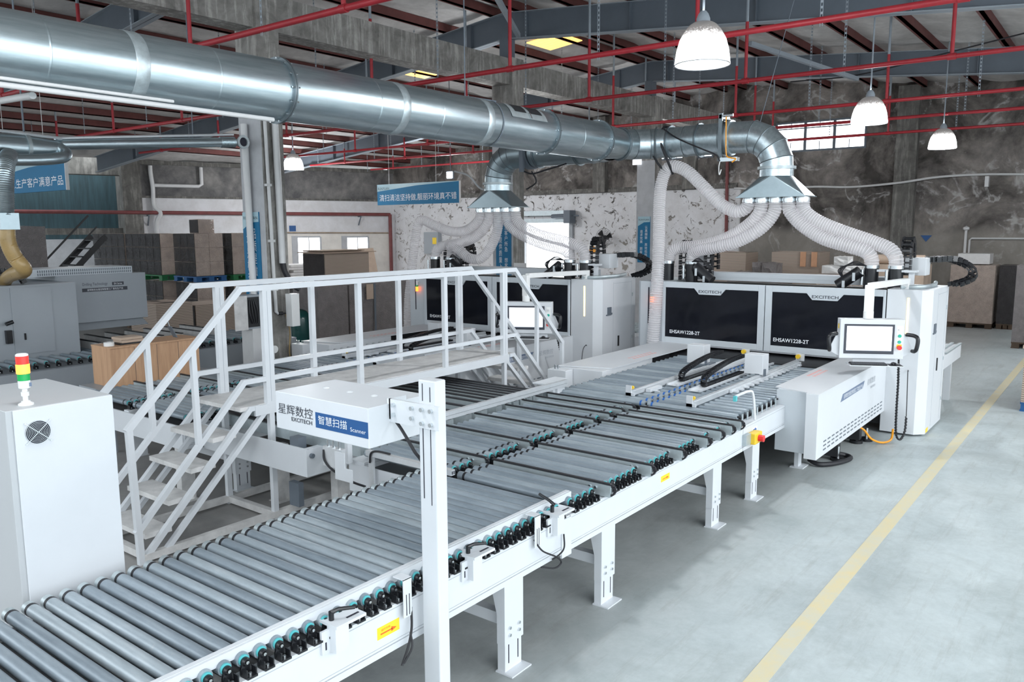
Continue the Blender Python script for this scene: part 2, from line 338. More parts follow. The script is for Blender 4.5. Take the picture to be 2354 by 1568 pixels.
# ------------------------------------------------------------------ mesh builder
class MB:
    def __init__(s): s.v, s.f, s.sm = [], [], []
    def add(s, vs, fs, smooth=False):
        o = len(s.v); s.v += [Vector(v) for v in vs]
        for f in fs: s.f.append(tuple(i+o for i in f)); s.sm.append(smooth)
        return s
    def box(s, x0, x1, y0, y1, z0, z1):
        x0, x1 = min(x0, x1), max(x0, x1); y0, y1 = min(y0, y1), max(y0, y1); z0, z1 = min(z0, z1), max(z0, z1)
        return s.add([(x0, y0, z0), (x1, y0, z0), (x1, y1, z0), (x0, y1, z0), (x0, y0, z1), (x1, y0, z1), (x1, y1, z1), (x0, y1, z1)],
                     [(0, 3, 2, 1), (4, 5, 6, 7), (0, 1, 5, 4), (1, 2, 6, 5), (2, 3, 7, 6), (3, 0, 4, 7)])
    def bar(s, p, q, w, h=None, up=(0, 0, 1)):
        p, q = Vector(p), Vector(q); h = w if h is None else h; d = (q-p).normalized(); u = Vector(up)
        if abs(d.dot(u)) > 0.99: u = Vector((1, 0, 0))
        a = d.cross(u).normalized(); b = a.cross(d).normalized()
        vs = [c+a*i*w/2+b*j*h/2 for c in (p, q) for i, j in ((-1, -1), (1, -1), (1, 1), (-1, 1))]
        return s.add(vs, [(0, 1, 2, 3), (7, 6, 5, 4), (0, 4, 5, 1), (1, 5, 6, 2), (2, 6, 7, 3), (3, 7, 4, 0)])
    def tube(s, pts, r, seg=12, cap=True, smooth=True):
        pts = [Vector(p) for p in pts]; n = len(pts)
        rs = r if isinstance(r, (list, tuple)) else [r]*n
        t0 = (pts[1]-pts[0]).normalized(); u = Vector((0, 0, 1)) if abs(t0.z) < 0.9 else Vector((1, 0, 0))
        a = t0.cross(u).normalized(); vs = []
        for i in range(n):
            t = (pts[min(i+1, n-1)]-pts[max(i-1, 0)]).normalized()
            a = (a-t*a.dot(t)).normalized(); b = t.cross(a)
            for k in range(seg):
                th = 2*pi*k/seg; vs.append(pts[i]+(a*cos(th)+b*sin(th))*rs[i])
        fs = [(i*seg+k, i*seg+(k+1) % seg, (i+1)*seg+(k+1) % seg, (i+1)*seg+k) for i in range(n-1) for k in range(seg)]
        s.add(vs, fs, smooth)
        if cap: s.add(vs[:seg], [tuple(range(seg))[::-1]]); s.add(vs[-seg:], [tuple(range(seg))])
        return s
    def cyl(s, p, q, r, seg=16): return s.tube([p, q], r, seg)
    def lathe(s, o, prof, seg=24, axis='z', cap=False):
        o = Vector(o); vs = []
        for r, h in prof:
            for k in range(seg):
                th = 2*pi*k/seg; c, d = r*cos(th), r*sin(th)
                vs.append(o+Vector({'z': (c, d, h), 'y': (c, h, d), 'x': (h, c, d)}[axis]))
        n = len(prof)
        s.add(vs, [(i*seg+k, i*seg+(k+1) % seg, (i+1)*seg+(k+1) % seg, (i+1)*seg+k) for i in range(n-1) for k in range(seg)], True)
        if cap: s.add(vs[:seg], [tuple(range(seg))]); s.add(vs[-seg:], [tuple(range(seg))])
        return s
    def prism(s, poly, axis, a, b):
        def P(u, v, w): return {'x': (w, u, v), 'y': (u, w, v), 'z': (u, v, w)}[axis]
        n = len(poly); vs = [P(u, v, a) for u, v in poly]+[P(u, v, b) for u, v in poly]
        return s.add(vs, [tuple(range(n)), tuple(range(2*n-1, n-1, -1))]+[(i, (i+1) % n, (i+1) % n+n, i+n) for i in range(n)])
    def frame(s, axis, a, b, u0, u1, v0, v1, w, w2=None, wt=None, wb=None):
        """a rectangular frame in the plane across axis"""
        w2 = w if w2 is None else w2; wt = w if wt is None else wt; wb = w if wb is None else wb
        def bx(p0, p1, q0, q1):
            if axis == 'x': s.box(a, b, p0, p1, q0, q1)
            elif axis == 'y': s.box(p0, p1, a, b, q0, q1)
            else: s.box(p0, p1, q0, q1, a, b)
        bx(u0, u0+w, v0, v1); bx(u1-w2, u1, v0, v1); bx(u0+w, u1-w2, v1-wt, v1); bx(u0+w, u1-w2, v0, v0+wb); return s
    def ring(s, o, R, r, axis='z', seg=24, ss=8):
        o = Vector(o); vs = []
        for i in range(seg):
            A = 2*pi*i/seg
            for j in range(ss):
                B = 2*pi*j/ss; q = R+r*cos(B); c, d, h = q*cos(A), q*sin(A), r*sin(B)
                vs.append(o+Vector({'z': (c, d, h), 'y': (c, h, d), 'x': (h, c, d)}[axis]))
        return s.add(vs, [(i*ss+j, ((i+1) % seg)*ss+j, ((i+1) % seg)*ss+(j+1) % ss, i*ss+(j+1) % ss) for i in range(seg) for j in range(ss)], True)
    def text(s, t, o, xd, ud, w, h, off=0.002):
        vs, fs = TEXTS[t]; x0 = min(v.x for v in vs); x1 = max(v.x for v in vs); y0 = min(v.y for v in vs); y1 = max(v.y for v in vs)
        o, xd, ud = Vector(o), Vector(xd), Vector(ud); n = xd.cross(ud).normalized()
        return s.add([o+xd*((v.x-x0)/(x1-x0)*w)+ud*((v.y-y0)/(y1-y0)*h)+n*off for v in vs], fs)
    def xf(s, mat): s.v = [mat @ v for v in s.v]; return s
    def mesh(s, name, m, org=Vector((0, 0, 0))):
        me = bpy.data.meshes.new(name); me.from_pydata([v-org for v in s.v], [], s.f)
        me.polygons.foreach_set('use_smooth', s.sm); me.materials.append(m)
        bm = bmesh.new(); bm.from_mesh(me); bmesh.ops.recalc_face_normals(bm, faces=bm.faces) if not getattr(s, 'raw', False) else None
        bm.to_mesh(me); bm.free()
        if any(s.sm): me.set_sharp_from_angle(angle=radians(40)); 
        me.update(); return me

def wloc(o):
    p = Vector((0, 0, 0))
    while o is not None: p += o.location; o = o.parent
    return p
def tag(o, label, cat, group=None, kind=None):
    if label: o['label'] = label
    if cat: o['category'] = cat
    if group: o['group'] = group
    if kind: o['kind'] = kind
    return o
def thing(name, label, cat, loc=(0, 0, 0), group=None):
    o = bpy.data.objects.new(name, None); COL.objects.link(o); o.location = loc; o.empty_display_size = 0.1
    return tag(o, label, cat, group)
def part(name, mb, m, parent=None, label=None, bevel=0.0):
    org = wloc(parent) if parent else Vector((0, 0, 0))
    o = bpy.data.objects.new(name, mb.mesh(name, m, org)); COL.objects.link(o)
    if parent: o.parent = parent
    if label: o['label'] = label
    if bevel: b = o.modifiers.new('soft_edge', 'BEVEL'); b.width = bevel; b.segments = 2; b.limit_method = 'ANGLE'; b.angle_limit = radians(50)
    return o
def solo(name, mb, m, label, cat, loc, group=None, bevel=0.0):
    """a thing that is one mesh, its origin at loc"""
    o = bpy.data.objects.new(name, mb.mesh(name, m, Vector(loc))); COL.objects.link(o); o.location = loc
    if bevel: b = o.modifiers.new('soft_edge', 'BEVEL'); b.width = bevel; b.segments = 2; b.limit_method = 'ANGLE'; b.angle_limit = radians(50)
    return tag(o, label, cat, group)
def struct(name, mb, m, parent=None, label=None):
    o = part(name, mb, m, parent, label)
    if not parent: o['kind'] = 'structure'
    return o
def meshpart(name, me, parent, loc):
    o = bpy.data.objects.new(name, me); COL.objects.link(o); o.parent = parent; o.location = loc; return o
def copy_tree(o, parent=None, offset=None):
    c = o.copy(); COL.objects.link(c)
    if parent: c.parent = parent
    if offset: c.location = o.location+Vector(offset)
    for ch in list(o.children): copy_tree(ch, c)
    return c
def bez(pts, n=12):
    """smooth curve through points (Catmull-Rom)"""
    P = [Vector(p) for p in pts]; P = [P[0]*2-P[1]]+P+[P[-1]*2-P[-2]]; out = []
    for i in range(1, len(P)-2):
        for k in range(n):
            t = k/n; a, b, c, d = P[i-1], P[i], P[i+1], P[i+2]
            out.append(0.5*((2*b)+(c-a)*t+(2*a-5*b+4*c-d)*t*t+(3*b-a-3*c+d)*t*t*t))
    out.append(P[-2]); return out
def resample(pts, step):
    L = [0]
    for a, b in zip(pts, pts[1:]): L.append(L[-1]+(b-a).length)
    n = max(2, int(L[-1]/step)); out = []; j = 0
    for i in range(n+1):
        d = L[-1]*i/n
        while j < len(L)-2 and L[j+1] < d: j += 1
        f = (d-L[j])/max(1e-9, L[j+1]-L[j]); out.append(pts[j].lerp(pts[j+1], min(1, f)))
    return out
def wire(pts, r, n=8, seg=8): return MB().tube(bez(pts, n), r, seg)
# ------------------------------------------------------------------ the setting
XE = 28.0                      # inner face of the far wall
YR = 11.58                     # ridge and column line
def zraf(y): return 7.10-0.0906*(YR-y) if y < YR else 7.10-0.105*(y-YR)
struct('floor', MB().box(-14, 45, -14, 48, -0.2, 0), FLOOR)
struct('floor_marking', MB().box(1.0, 27.0, 1.655, 1.785, 0.0005, 0.0025), LINE, label='worn yellow aisle line painted along the floor')
wins = [(7.2, 10.05, 5.46, 6.36), (12.4, 15.2, 5.45, 6.3)]
struct('wall_east', MB().prism([(-8, 0), (29.2, 0), (29.2, zraf(29.2)+0.9), (YR, zraf(YR)+0.9), (-8, zraf(-8)+0.9)], 'x', XE, XE+0.25), WALLE)
struct('wall_south_light_block', MB().box(13.5, XE, -5.3, -5, 0, 6.5), PAINTC)  # partial unseen wall, put in to darken the far floor
struct('wall_west_light_block', MB().box(-9.3, -9, -14, 40, 0, 3.2), PAINTC)  # low unseen wall, put in to cut sky light from the west
def window(n, y0, y1, z0, z1, cols, rows):
    w = struct('window_%d' % n, MB().box(XE-0.015, XE-0.005, y0, y1, z0, z1), SKY)
    f = MB().frame('x', XE-0.06, XE-0.016, y0-0.05, y1+0.05, z0-0.05, z1+0.05, 0.06)
    for i in range(1, cols):
        y = y0+(y1-y0)*i/cols; f.box(XE-0.06, XE-0.016, y-0.045, y+0.045, z0, z1)
    for r in rows: f.box(XE-0.055, XE-0.016, y0, y1, z0+(z1-z0)*r-0.018, z0+(z1-z0)*r+0.018)
    for i in range(cols*2):
        if i % 2: 
            y = y0+(y1-y0)*i/cols/2; f.box(XE-0.05, XE-0.016, y-0.01, y+0.01, z0, z0+(z1-z0)*0.3); f.box(XE-0.05, XE-0.016, y-0.01, y+0.01, z0+(z1-z0)*0.8, z1)
    part('window_frame', f, RAFT, w)
window(1, *wins[0], 3, (0.37, 0.8)); window(2, *wins[1], 3, (0.37, 0.8))
# big doorway with roller shutter in the far wall
d = struct('door_1', MB().box(XE-0.02, XE-0.01, 18.55, 20.75, 0, 3.15), SKY)
part('door_frame', MB().frame('x', XE-0.12, XE-0.02, 18.35, 20.95, -0.001, 3.3, 0.17), M('grey_door_frame', (0.36, 0.38, 0.40), 0.6, var=0.1), d)
part('roller_shutter', MB().box(XE-0.22, XE-0.12, 18.4, 20.9, 3.13, 3.3).box(XE-0.3, XE-0.05, 18.35, 20.95, 3.42, 3.62), GALVP, d)
part('shutter_motor', MB().box(XE-0.55, XE-0.12, 18.2, 18.5, 3.1, 3.62).cyl((XE-0.35, 18.5, 3.4), (XE-0.35, 19.2, 3.38), 0.09).cyl((XE-0.35, 17.9, 3.4), (XE-0.35, 18.2, 3.4), 0.03), RAFT, d)
# pilasters and ledge on the far wall
for y0, y1 in ((5.6, 6.22), (12.95, 13.45), (16.75, 17.3), (22.6, 23.1)):
    struct('wall_pilaster', MB().box(XE-0.28, XE, y0, y1, 4.3 if y0 > 7 else 0, 7.2), CONCD)
struct('trim_1', MB().box(XE-0.14, XE, 11.4, 29, 4.30, 4.40).box(XE-0.05, XE, 11.4, 29, 4.40, 4.47), CONCD)
# left wall runs off at an angle from the far corner
WO = Vector((28.0, 28.8, 0)); WD = Vector((-cos(radians(17.2)), sin(radians(17.2)), 0)); WNRM = Vector((sin(radians(17.2)), cos(radians(17.2)), 0))
def wp(t, z, off=0.0): return WO+WD*t+WNRM*off+Vector((0, 0, z))
def wbox(mb, t0, t1, z0, z1, o0, o1):
    return mb.add([wp(t0, z0, o0), wp(t1, z0, o0), wp(t1, z0, o1), wp(t0, z0, o1), wp(t0, z1, o0), wp(t1, z1, o0), wp(t1, z1, o1), wp(t0, z1, o1)],
                  [(0, 3, 2, 1), (4, 5, 6, 7), (0, 1, 5, 4), (1, 2, 6, 5), (2, 3, 7, 6), (3, 0, 4, 7)])
struct('wall_north', wbox(MB(), -0.3, 11.7, 0, 5.70, 0, 0.3), WALLN)
struct('trim_2', wbox(wbox(MB(), 0, 11.7, 4.22, 4.30, -0.12, 0), 0, 11.9, 5.55, 5.72, -0.1, 0.3), CONCD)
struct('wall_pilaster', wbox(MB(), 11.4, 12.1, 0, 5.8, -0.25, 0.3), CONCD)
struct('wall_north_bay', wbox(MB(), 11.5, 34, 0, 7.0, 3.0, 3.3), WALLB)
struct('wall_north_bay_return', wbox(MB(), 11.6, 11.8, 0, 6.5, 0.3, 3.2), CONCD)
struct('beam_over_bay', wbox(wbox(MB(), 11.8, 34, 5.1, 6.4, 0.2, 0.8), 11.8, 34, 2.75, 3.0, 0.2, 0.7), CONCD)
struct('bay_dado', wbox(MB(), 11.8, 34, 0, 2.55, 2.7, 2.99), PAINTC)
cr = struct('wall_cream_panel', wbox(MB(), 0.15, 5.9, 0, 2.70, -0.03, -0.001), CREAM)
for n, (t0, t1, z0, z1) in enumerate(((3.85, 4.95, 1.2, 2.57), (1.45, 2.55, 1.3, 2.55))):
    w = struct('window_%d' % (n+3), wbox(MB(), t0, t1, z0, z1, -0.045, -0.032), SKY)
    tm = (t0+t1)/2
    f = wbox(wbox(MB(), t0-0.05, t0+0.03, z0, z1, -0.07, -0.03), t1-0.03, t1+0.25, z0, z1+0.05, -0.07, -0.03)
    wbox(wbox(f, tm-0.02, tm+0.02, z0, z1, -0.06, -0.045), t0, t1, z1-0.04, z1+0.04, -0.07, -0.03)
    part('window_frame', f, PAINTC, w)
struct('wall_conduit', MB().tube([wp(0.4, 2.72, -0.1), wp(6.2, 2.78, -0.1)], 0.03, 8), M('rusty_conduit', (0.38, 0.30, 0.22), 0.7, var=0.3))

# ------------------------------------------------------------------ columns and beams
XC = (8.07, 14.70, 21.50)
cnames = ('first', 'second', 'third')
for i, x in enumerate(XC):
    c = struct('concrete_column', MB().box(x, x+0.42, 11.29, 11.87, 0, 6.66), CONC)
    part('painted_face', MB().box(x-0.012, x, 11.29, 11.87, 0, 4.85), PAINTC, c)
struct('concrete_beam', MB().box(-9, XE, 11.36, 11.80, 6.08, 6.64), CONC)
for x in XC+(1.4,):
    xx = x+0.2
    r = MB(); fl = MB()
    for s, y0, y1 in ((1, -3.0, YR), (-1, YR, 31.0)):
        za, zb = zraf(y0), zraf(y1)
        r.add([(xx-0.01, y0, za), (xx+0.01, y0, za), (xx+0.01, y0, za+0.57), (xx-0.01, y0, za+0.57), (xx-0.01, y1, zb), (xx+0.01, y1, zb), (xx+0.01, y1, zb+0.57), (xx-0.01, y1, zb+0.57)],
              [(0, 1, 2, 3), (7, 6, 5, 4), (0, 4, 5, 1), (1, 5, 6, 2), (2, 6, 7, 3), (3, 7, 4, 0)])
        for dz in (0, 0.555):
            fl.add([(xx-0.11, y0, za+dz), (xx+0.11, y0, za+dz), (xx+0.11, y0, za+dz+0.016), (xx-0.11, y0, za+dz+0.016), (xx-0.11, y1, zb+dz), (xx+0.11, y1, zb+dz), (xx+0.11, y1, zb+dz+0.016), (xx-0.11, y1, zb+dz+0.016)],
                   [(0, 1, 2, 3), (7, 6, 5, 4), (0, 4, 5, 1), (1, 5, 6, 2), (2, 6, 7, 3), (3, 7, 4, 0)])
        y = y0+1.0
        while y < y1-0.4:
            r.box(xx-0.1, xx-0.01, y-0.008, y+0.008, zraf(y)+0.016, zraf(y)+0.555); y += 2.6
    o = struct('roof_rafter', r, RAFT); part('rafter_flange', fl, RAFTL, o)
    part('stub_post', MB().box(xx-0.14, xx+0.14, YR-0.11, YR+0.11, 6.64, 7.12), RAFT, o)
k = 0
for side in (-1, 1):
    n = 11 if side < 0 else 13
    for j in range(n):
        y = YR-0.35-1.43*j if side < 0 else YR+0.35+1.43*j
        z = zraf(y)+0.575
        struct('roof_purlin', MB().box(-4, XE+0.1, y-0.035, y+0.035, z, z+0.2).box(-4, XE+0.1, y-0.035, y+0.08, z, z+0.02), PURL)
# roof sheet with insulation sagging between the purlins
rv, rf = [], []
ys = [YR-0.35-1.43*11+1.43*i/5 for i in range(0, 55)]+[YR, YR+0.2]+[YR+0.35+1.43*i/5 for i in range(0, 72)]
xs = [-4.4+i*0.8 for i in range(42)]
for x in xs:
    for y in ys:
        ph = ((abs(y-YR)-0.35)/1.43) % 1.0
        sag = sin(pi*ph)*(0.07+0.05*sin(x*1.7+y*0.9)+0.03*sin(x*4.1+y*2.3)) if abs(y-YR) > 0.35 else 0
        rv.append((x, y, zraf(y)+0.785-max(-0.02, sag)))
ny = len(ys)
rmb = MB(); rmb.add(rv, [(i*ny+j, (i+1)*ny+j, (i+1)*ny+j+1, i*ny+j+1) for i in range(len(xs)-1) for j in range(ny-1)], True)
rmb.raw = True
struct('ceiling', rmb, ROOF)
# two amber translucent rooflights with the torn insulation round them
for x0_, x1_, y0_, y1_ in ((17.2, 18.3, 11.75, 12.75), (16.7, 17.5, 14.75, 16.6)):
    zz = lambda y: zraf(y)+0.60
    am = MB()
    for k in range(6):
        a = x0_+(x1_-x0_)*k/6; b = a+(x1_-x0_)/6*0.86
        am.add([(a, y0_, zz(y0_)), (b, y0_, zz(y0_)), (b, y1_, zz(y1_)), (a, y1_, zz(y1_)), (a, y0_, zz(y0_)+0.02), (b, y0_, zz(y0_)+0.02), (b, y1_, zz(y1_)+0.02), (a, y1_, zz(y1_)+0.02)],
               [(3, 2, 1, 0), (4, 5, 6, 7), (0, 1, 5, 4), (1, 2, 6, 5), (2, 3, 7, 6), (3, 0, 4, 7)])
    struct('rooflight', am, AMBERSKY)
# ------------------------------------------------------------------ roller conveyors
def cyl_y(r, y0, y1, seg=18, hol=None): return MB().tube([(0, y0, 0), (0, y1, 0)], r, seg)
_cache = {}
def me_(key, fn, m):
    if key not in _cache: _cache[key] = fn().mesh(key[0], m)
    return _cache[key]
RZ = 0.945
def bracket_mb():
    mb = MB(); pr = []
    # bottle-shaped bracket standing on the beam, seen from the aisle
    out = [(-0.027, -0.062), (0.027, -0.062), (0.027, -0.034), (0.021, -0.018), (0.0215, -0.004)]
    for k in range(9):
        a = -0.05+(pi+0.1)*k/8; out.append((0.0225*cos(a), -0.005+0.0225*sin(a)))
    out += [(-0.0215, -0.004), (-0.021, -0.018), (-0.027, -0.034)]
    mb.prism(out, 'y', -0.020, -0.0102)
    mb.box(-0.027, 0.027, -0.072, -0.014, -0.066, -0.055).box(-0.027, -0.021, -0.066, -0.03, -0.06, -0.022).box(0.021, 0.027, -0.066, -0.03, -0.06, -0.022)
    mb.tube([(0, -0.030, -0.004), (0, -0.020, -0.004)], [0.013, 0.021], 14)
    
    return mb
def roller(parent, x, y0, y1, collar=None, bracket=None, cap=True, bandm=RUBBER, bands=(), r=0.0345, m=None):
    m = m or ROLL
    L = y1-y0; W = wloc(parent)
    o = meshpart('roller', me_(('roller', round(L, 3), r, m.name), lambda: cyl_y(r, 0, L), m), parent, Vector((x, y0, RZ))-W)
    for b in bands:
        meshpart('roller_band', me_(('roller_band', r, bandm.name), lambda: cyl_y(r+0.0012, -0.011, 0.011), bandm), o, (0, b-y0, 0))
    meshpart('axle', me_(('axle', round(L, 3)), lambda: cyl_y(0.011, -0.03, L+0.03, 10), RUBBER), o, (0, 0, 0))
    if bands and cap and collar:
        e = max(bands); lo = (e-y0)+0.011 if e-y0 > L/2 else 0.0; hi = L if e-y0 > L/2 else (e-y0)-0.011
        meshpart('end_collar', me_(('end_collar', round(lo, 3), round(hi, 3)), lambda: cyl_y(r+0.0006, lo, hi), GALVP), o, (0, 0, 0))
    if cap:
        c = meshpart('bearing_cap', me_(('bearing_cap', r), lambda: cyl_y(0.0262, -0.010, -0.0005), TEAL), o, (0, 0, 0))
    if bracket == 'near':
        meshpart('axle_end', me_(('axle_end',), lambda: MB().cyl((0.001, -0.036, -0.004), (0.001, -0.028, -0.004), 0.008, 10), STEEL), o, (0, 0, 0))
        b = meshpart('roller_bracket', me_(('roller_bracket',), bracket_mb, BLACK), parent, Vector((x, y0, RZ))-W)
        meshpart('bracket_bolt', me_(('bracket_bolt',), lambda: MB().cyl((0, -0.05, -0.056), (0, -0.05, -0.046), 0.010, 8), STEEL), b, (0, 0, 0))
    return o
def leg(parent, x, y, flip=1, h=0.62):
    """outer face at y; plate on the floor"""
    p = part('leg', MB().prism([(y, h), (y+flip*0.11, h), (y+flip*0.11, 0.58), (y+flip*0.065, 0.40), (y+flip*0.065, 0.20), (y, 0.20)], 'x', x, x+0.2), WHITE, parent)
    part('foot', MB().box(x+0.012, x+0.188, y+flip*0.008, y+flip*0.07, 0.008, 0.3).box(x-0.005, x+0.205, y-flip*0.065, y+flip*0.075, 0, 0.01), WHITE, p)
    for dx, z in ((0.05, 0.26), (0.15, 0.26), (0.05, 0.31), (0.15, 0.31)): part('bolt', MB().cyl((x+dx, y-flip*0.012, z), (x+dx, y, z), 0.011, 8), STEEL, p)
    s = MB()
    for dx in (0.05, 0.15): s.box(x+dx-0.004, x+dx+0.004, y+flip*0.006, y+flip*0.009, 0.06, 0.19)
    part('slot', s, SLOT, p)
    return p
def side_beam(parent, x0, x1, y0, y1, name='side_beam'):
    b = part(name, MB().box(x0, x1, y0, y1, 0.66, 0.878).box(x0, x1, y0-0.004, y1+0.004, 0.618, 0.655).box(x0, x1, y0+0.006, y1-0.004, 0.65, 0.664), WHITE, parent)
    part('beam_groove', MB().box(x0, x1, y0-0.0015, y0+0.01, 0.853, 0.857).box(x0, x1, y0-0.0015, y0+0.01, 0.672, 0.675), INKG, b)
    return b

def scan_conveyor():
    t = thing('roller_conveyor', 'grey roller conveyor with three clamped rail brackets, running out of the photo at lower left', 'conveyor', (1.2, 3.05, 0))
    x0, x1 = 0.75, 4.612
    side_beam(t, x0, x1, 3.045, 3.13)
    side_beam(t, x0, x1, 4.43, 4.52)
    part('cross_tray', MB().box(x0, x1, 3.13, 4.43, 0.80, 0.82), TRAY, t)
    cm = MB()
    for i in range(12): cm.box(x0+0.15+i*0.32, x0+0.19+i*0.32, 3.13, 4.43, 0.82, 0.88)
    part('cross_member', cm, WHITE_D, t)
    i = 0; x = 0.86
    while x < 4.6:
        roller(t, x, 3.10, 4.455, collar=True, bracket='near', bands=(4.405,)); x += 0.0937; i += 1
    g = part('guide_rail', MB().box(x0, 4.74, 3.135, 3.165, 0.978, 1.006).box(x0, 4.74, 3.118, 3.136, 0.955, 1.004), WHITE, t)
    for x in (2.43, 3.48, 4.37):
        c = part('rail_clamp', MB().box(x, x+0.085, 2.985, 3.05, 0.81, 0.955).box(x-0.005, x+0.19, 2.97, 3.15, 0.945, 0.96).box(x-0.05, x, 3.03, 3.045, 0.81, 0.93), WHITE, t)
        part('clamp_lever', MB().cyl((x+0.03, 3.05, 0.96), (x+0.03, 3.05, 1.005), 0.014, 10).tube([(x+0.03, 3.05, 1.0), (x+0.06, 3.03, 1.012), (x+0.14, 3.0, 1.0)] if x < 4 else [(x+0.06, 3.05, 1.0), (x+0.05, 3.09, 1.03), (x-0.0, 3.14, 1.08)], [0.013, 0.011, 0.010], 8), BLACK, c)
        part('slot', MB().box(x+0.09, x+0.17, 3.0, 3.012, 0.9602, 0.962).box(x-0.03, x-0.022, 3.028, 3.0305, 0.83, 0.87), SLOT, c)
    for x in (2.925, 4.145):
        c = part('sensor_bracket', MB().box(x, x+0.062, 3.01, 3.016, 0.79, 1.01).box(x, x+0.062, 3.01, 3.09, 1.005, 1.012), WHITE, t)
        part('slot', MB().box(x+0.018, x+0.023, 3.0085, 3.011, 0.80, 0.92).box(x+0.040, x+0.045, 3.0085, 3.011, 0.80, 0.92), SLOT, c)
    part('sensor_cable', wire([(4.16, 3.03, 0.84), (4.2, 2.99, 0.76), (4.33, 2.97, 0.68), (4.41, 2.98, 0.61), (4.36, 3.0, 0.58), (4.28, 3.06, 0.60)], 0.006).tube(bez([(4.47, 3.0, 0.79), (4.46, 2.99, 0.70), (4.42, 3.0, 0.66), (4.37, 3.03, 0.63)]), 0.006, 8), RUBBER, t)
    part('cable_tail', wire([(2.99, 3.02, 0.83), (2.97, 3.0, 0.72), (2.93, 2.99, 0.63), (2.87, 2.98, 0.55)], 0.007).tube(bez([(2.96, 3.0, 0.70), (2.94, 2.97, 0.63), (2.88, 2.975, 0.56)]), 0.006, 8), RUBBER, t)
    s = part('direction_sticker', MB().box(2.757, 2.92, 3.0435, 3.045, 0.722, 0.79), STK, t)
    part('arrow', MB().box(2.78, 2.865, 3.0425, 3.0435, 0.744, 0.752).prism([(2.86, 0.734), (2.897, 0.748), (2.86, 0.762)], 'y', 3.0425, 3.0435), INKR, s)
    part('lettering', MB().text('运行方向', (2.785, 3.0434, 0.762), (1, 0, 0), (0, 0, 1), 0.065, 0.014, 0.001), INKR, s)
    for x in (1.2, 3.868): leg(t, x, 3.055)
    for x in (1.2, 3.868): leg(t, x, 4.51, -1)
    for x in (1.2, 3.868): part('leg_brace', MB().box(x+0.06, x+0.13, 3.1, 4.46, 0.30, 0.38), WHITE, t)
    part('side_channel', MB().box(4.50, 4.62, 3.035, 3.05, 0.59, 0.87), WHITE, t)
    return t
BELTX = [5.10, 5.74, 6.31, 6.83, 7.14, 7.40, 7.63]
def belt(parent, x, ya, yb, hook_near=True, hook_far=False, zt=0.985):
    """narrow belt on a galvanised rail between the rollers, with the belt turned round a pulley at its end"""
    rl = part('belt_rail', MB().box(x-0.022, x+0.018, ya+0.03, yb-0.02, 0.885, zt-0.008), GALVP, parent)
    bm = MB(); R = 0.045; zc = zt-R
    pts = [Vector((x-0.002, yb, zt))]
    for k in range(9):
        a = pi/2+pi*1.15*k/8; pts.append(Vector((x-0.002, ya+R+cos(a)*R, zc+sin(a)*R)))
    for p, q in zip(pts, pts[1:]): bm.bar(p, q, 0.026, 0.012, (0, 0.3, 1))
    part('belt', bm, RUBBER, rl)
    part('belt_pulley', MB().cyl((x-0.014, ya+R, zc), (x+0.014, ya+R, zc), R-0.014, 14), STEEL, rl)
    part('bolt', MB().cyl((x-0.03, ya+0.16, 0.945), (x+0.02, ya+0.16, 0.945), 0.012, 8).cyl((x-0.03, ya+0.21, 0.945), (x+0.02, ya+0.21, 0.945), 0.012, 8), STEEL, rl)
    return rl
def merge_conveyor(label, x0, x1, dy, belts, legs, front=True):
    t = thing('merging_conveyor', label, 'conveyor', (x0, 3.05+dy, 0))
    side_beam(t, x0, x1, 3.045+dy, 3.13+dy)
    side_beam(t, x0, x1, 4.20+dy, 4.30+dy)
    side_beam(t, x0, x1, 5.20+dy, 5.39+dy)
    part('cross_tray', MB().box(x0, x1, 3.13+dy, 5.2+dy, 0.79, 0.81), TRAY, t)
    part('end_panel', MB().box(x0-0.012, x0, 4.69+dy, 5.39+dy, 0.595, 0.85), WHITE, t)
    ed = [x0-0.015]+[b for b in belts if x0 < b < x1]+[x1+0.03]
    for a, b in zip(ed, ed[1:]):
        w = b-a-0.115; n = max(1, round(w/0.088)); 
        for i in range(n):
            x = a+0.035+w*(i+0.5)/n
            roller(t, x, 3.10+dy, 4.15+dy, bracket='near', bands=(4.085+dy,))
            roller(t, x, 4.30+dy, 5.24+dy, bracket='near', bands=(4.365+dy,))
    for b in belts:
        if x0 < b < x1: belt(t, b, 2.96+dy if front else 3.02+dy, 4.14+dy); belt(t, b, 4.19+dy, 5.36+dy)
    for x in legs:
        leg(t, x, 3.055+dy); leg(t, x, 5.38+dy, -1); part('leg_brace', MB().box(x+0.06, x+0.13, 3.1+dy, 5.34+dy, 0.30, 0.38), WHITE, t)
    return t
def finish_front(t):
    s = part('direction_sticker', MB().box(6.012, 6.172, 3.0435, 3.045, 0.752, 0.804), STK, t)
    part('arrow', MB().box(6.04, 6.12, 3.0425, 3.0435, 0.771, 0.777).prism([(6.115, 0.763), (6.15, 0.774), (6.115, 0.785)], 'y', 3.0425, 3.0435), INKR, s)
    g = part('far_guide_rail', MB().box(5.1, 7.95, 5.29, 5.325, 1.02, 1.055).box(5.1, 7.95, 5.285, 5.33, 1.06, 1.10).box(5.1, 7.95, 5.30, 5.32, 1.04, 1.08), ALU, t)
    part('rail_post', MB().box(7.75, 7.80, 5.30, 5.34, 0.87, 1.03).box(5.2, 5.25, 5.33, 5.36, 0.85, 1.05), WHITE, g)
    part('rail_end_bracket', MB().box(7.55, 8.02, 5.34, 5.52, 1.085, 1.10).box(7.7, 7.95, 5.33, 5.36, 0.95, 1.09), WHITE, g)

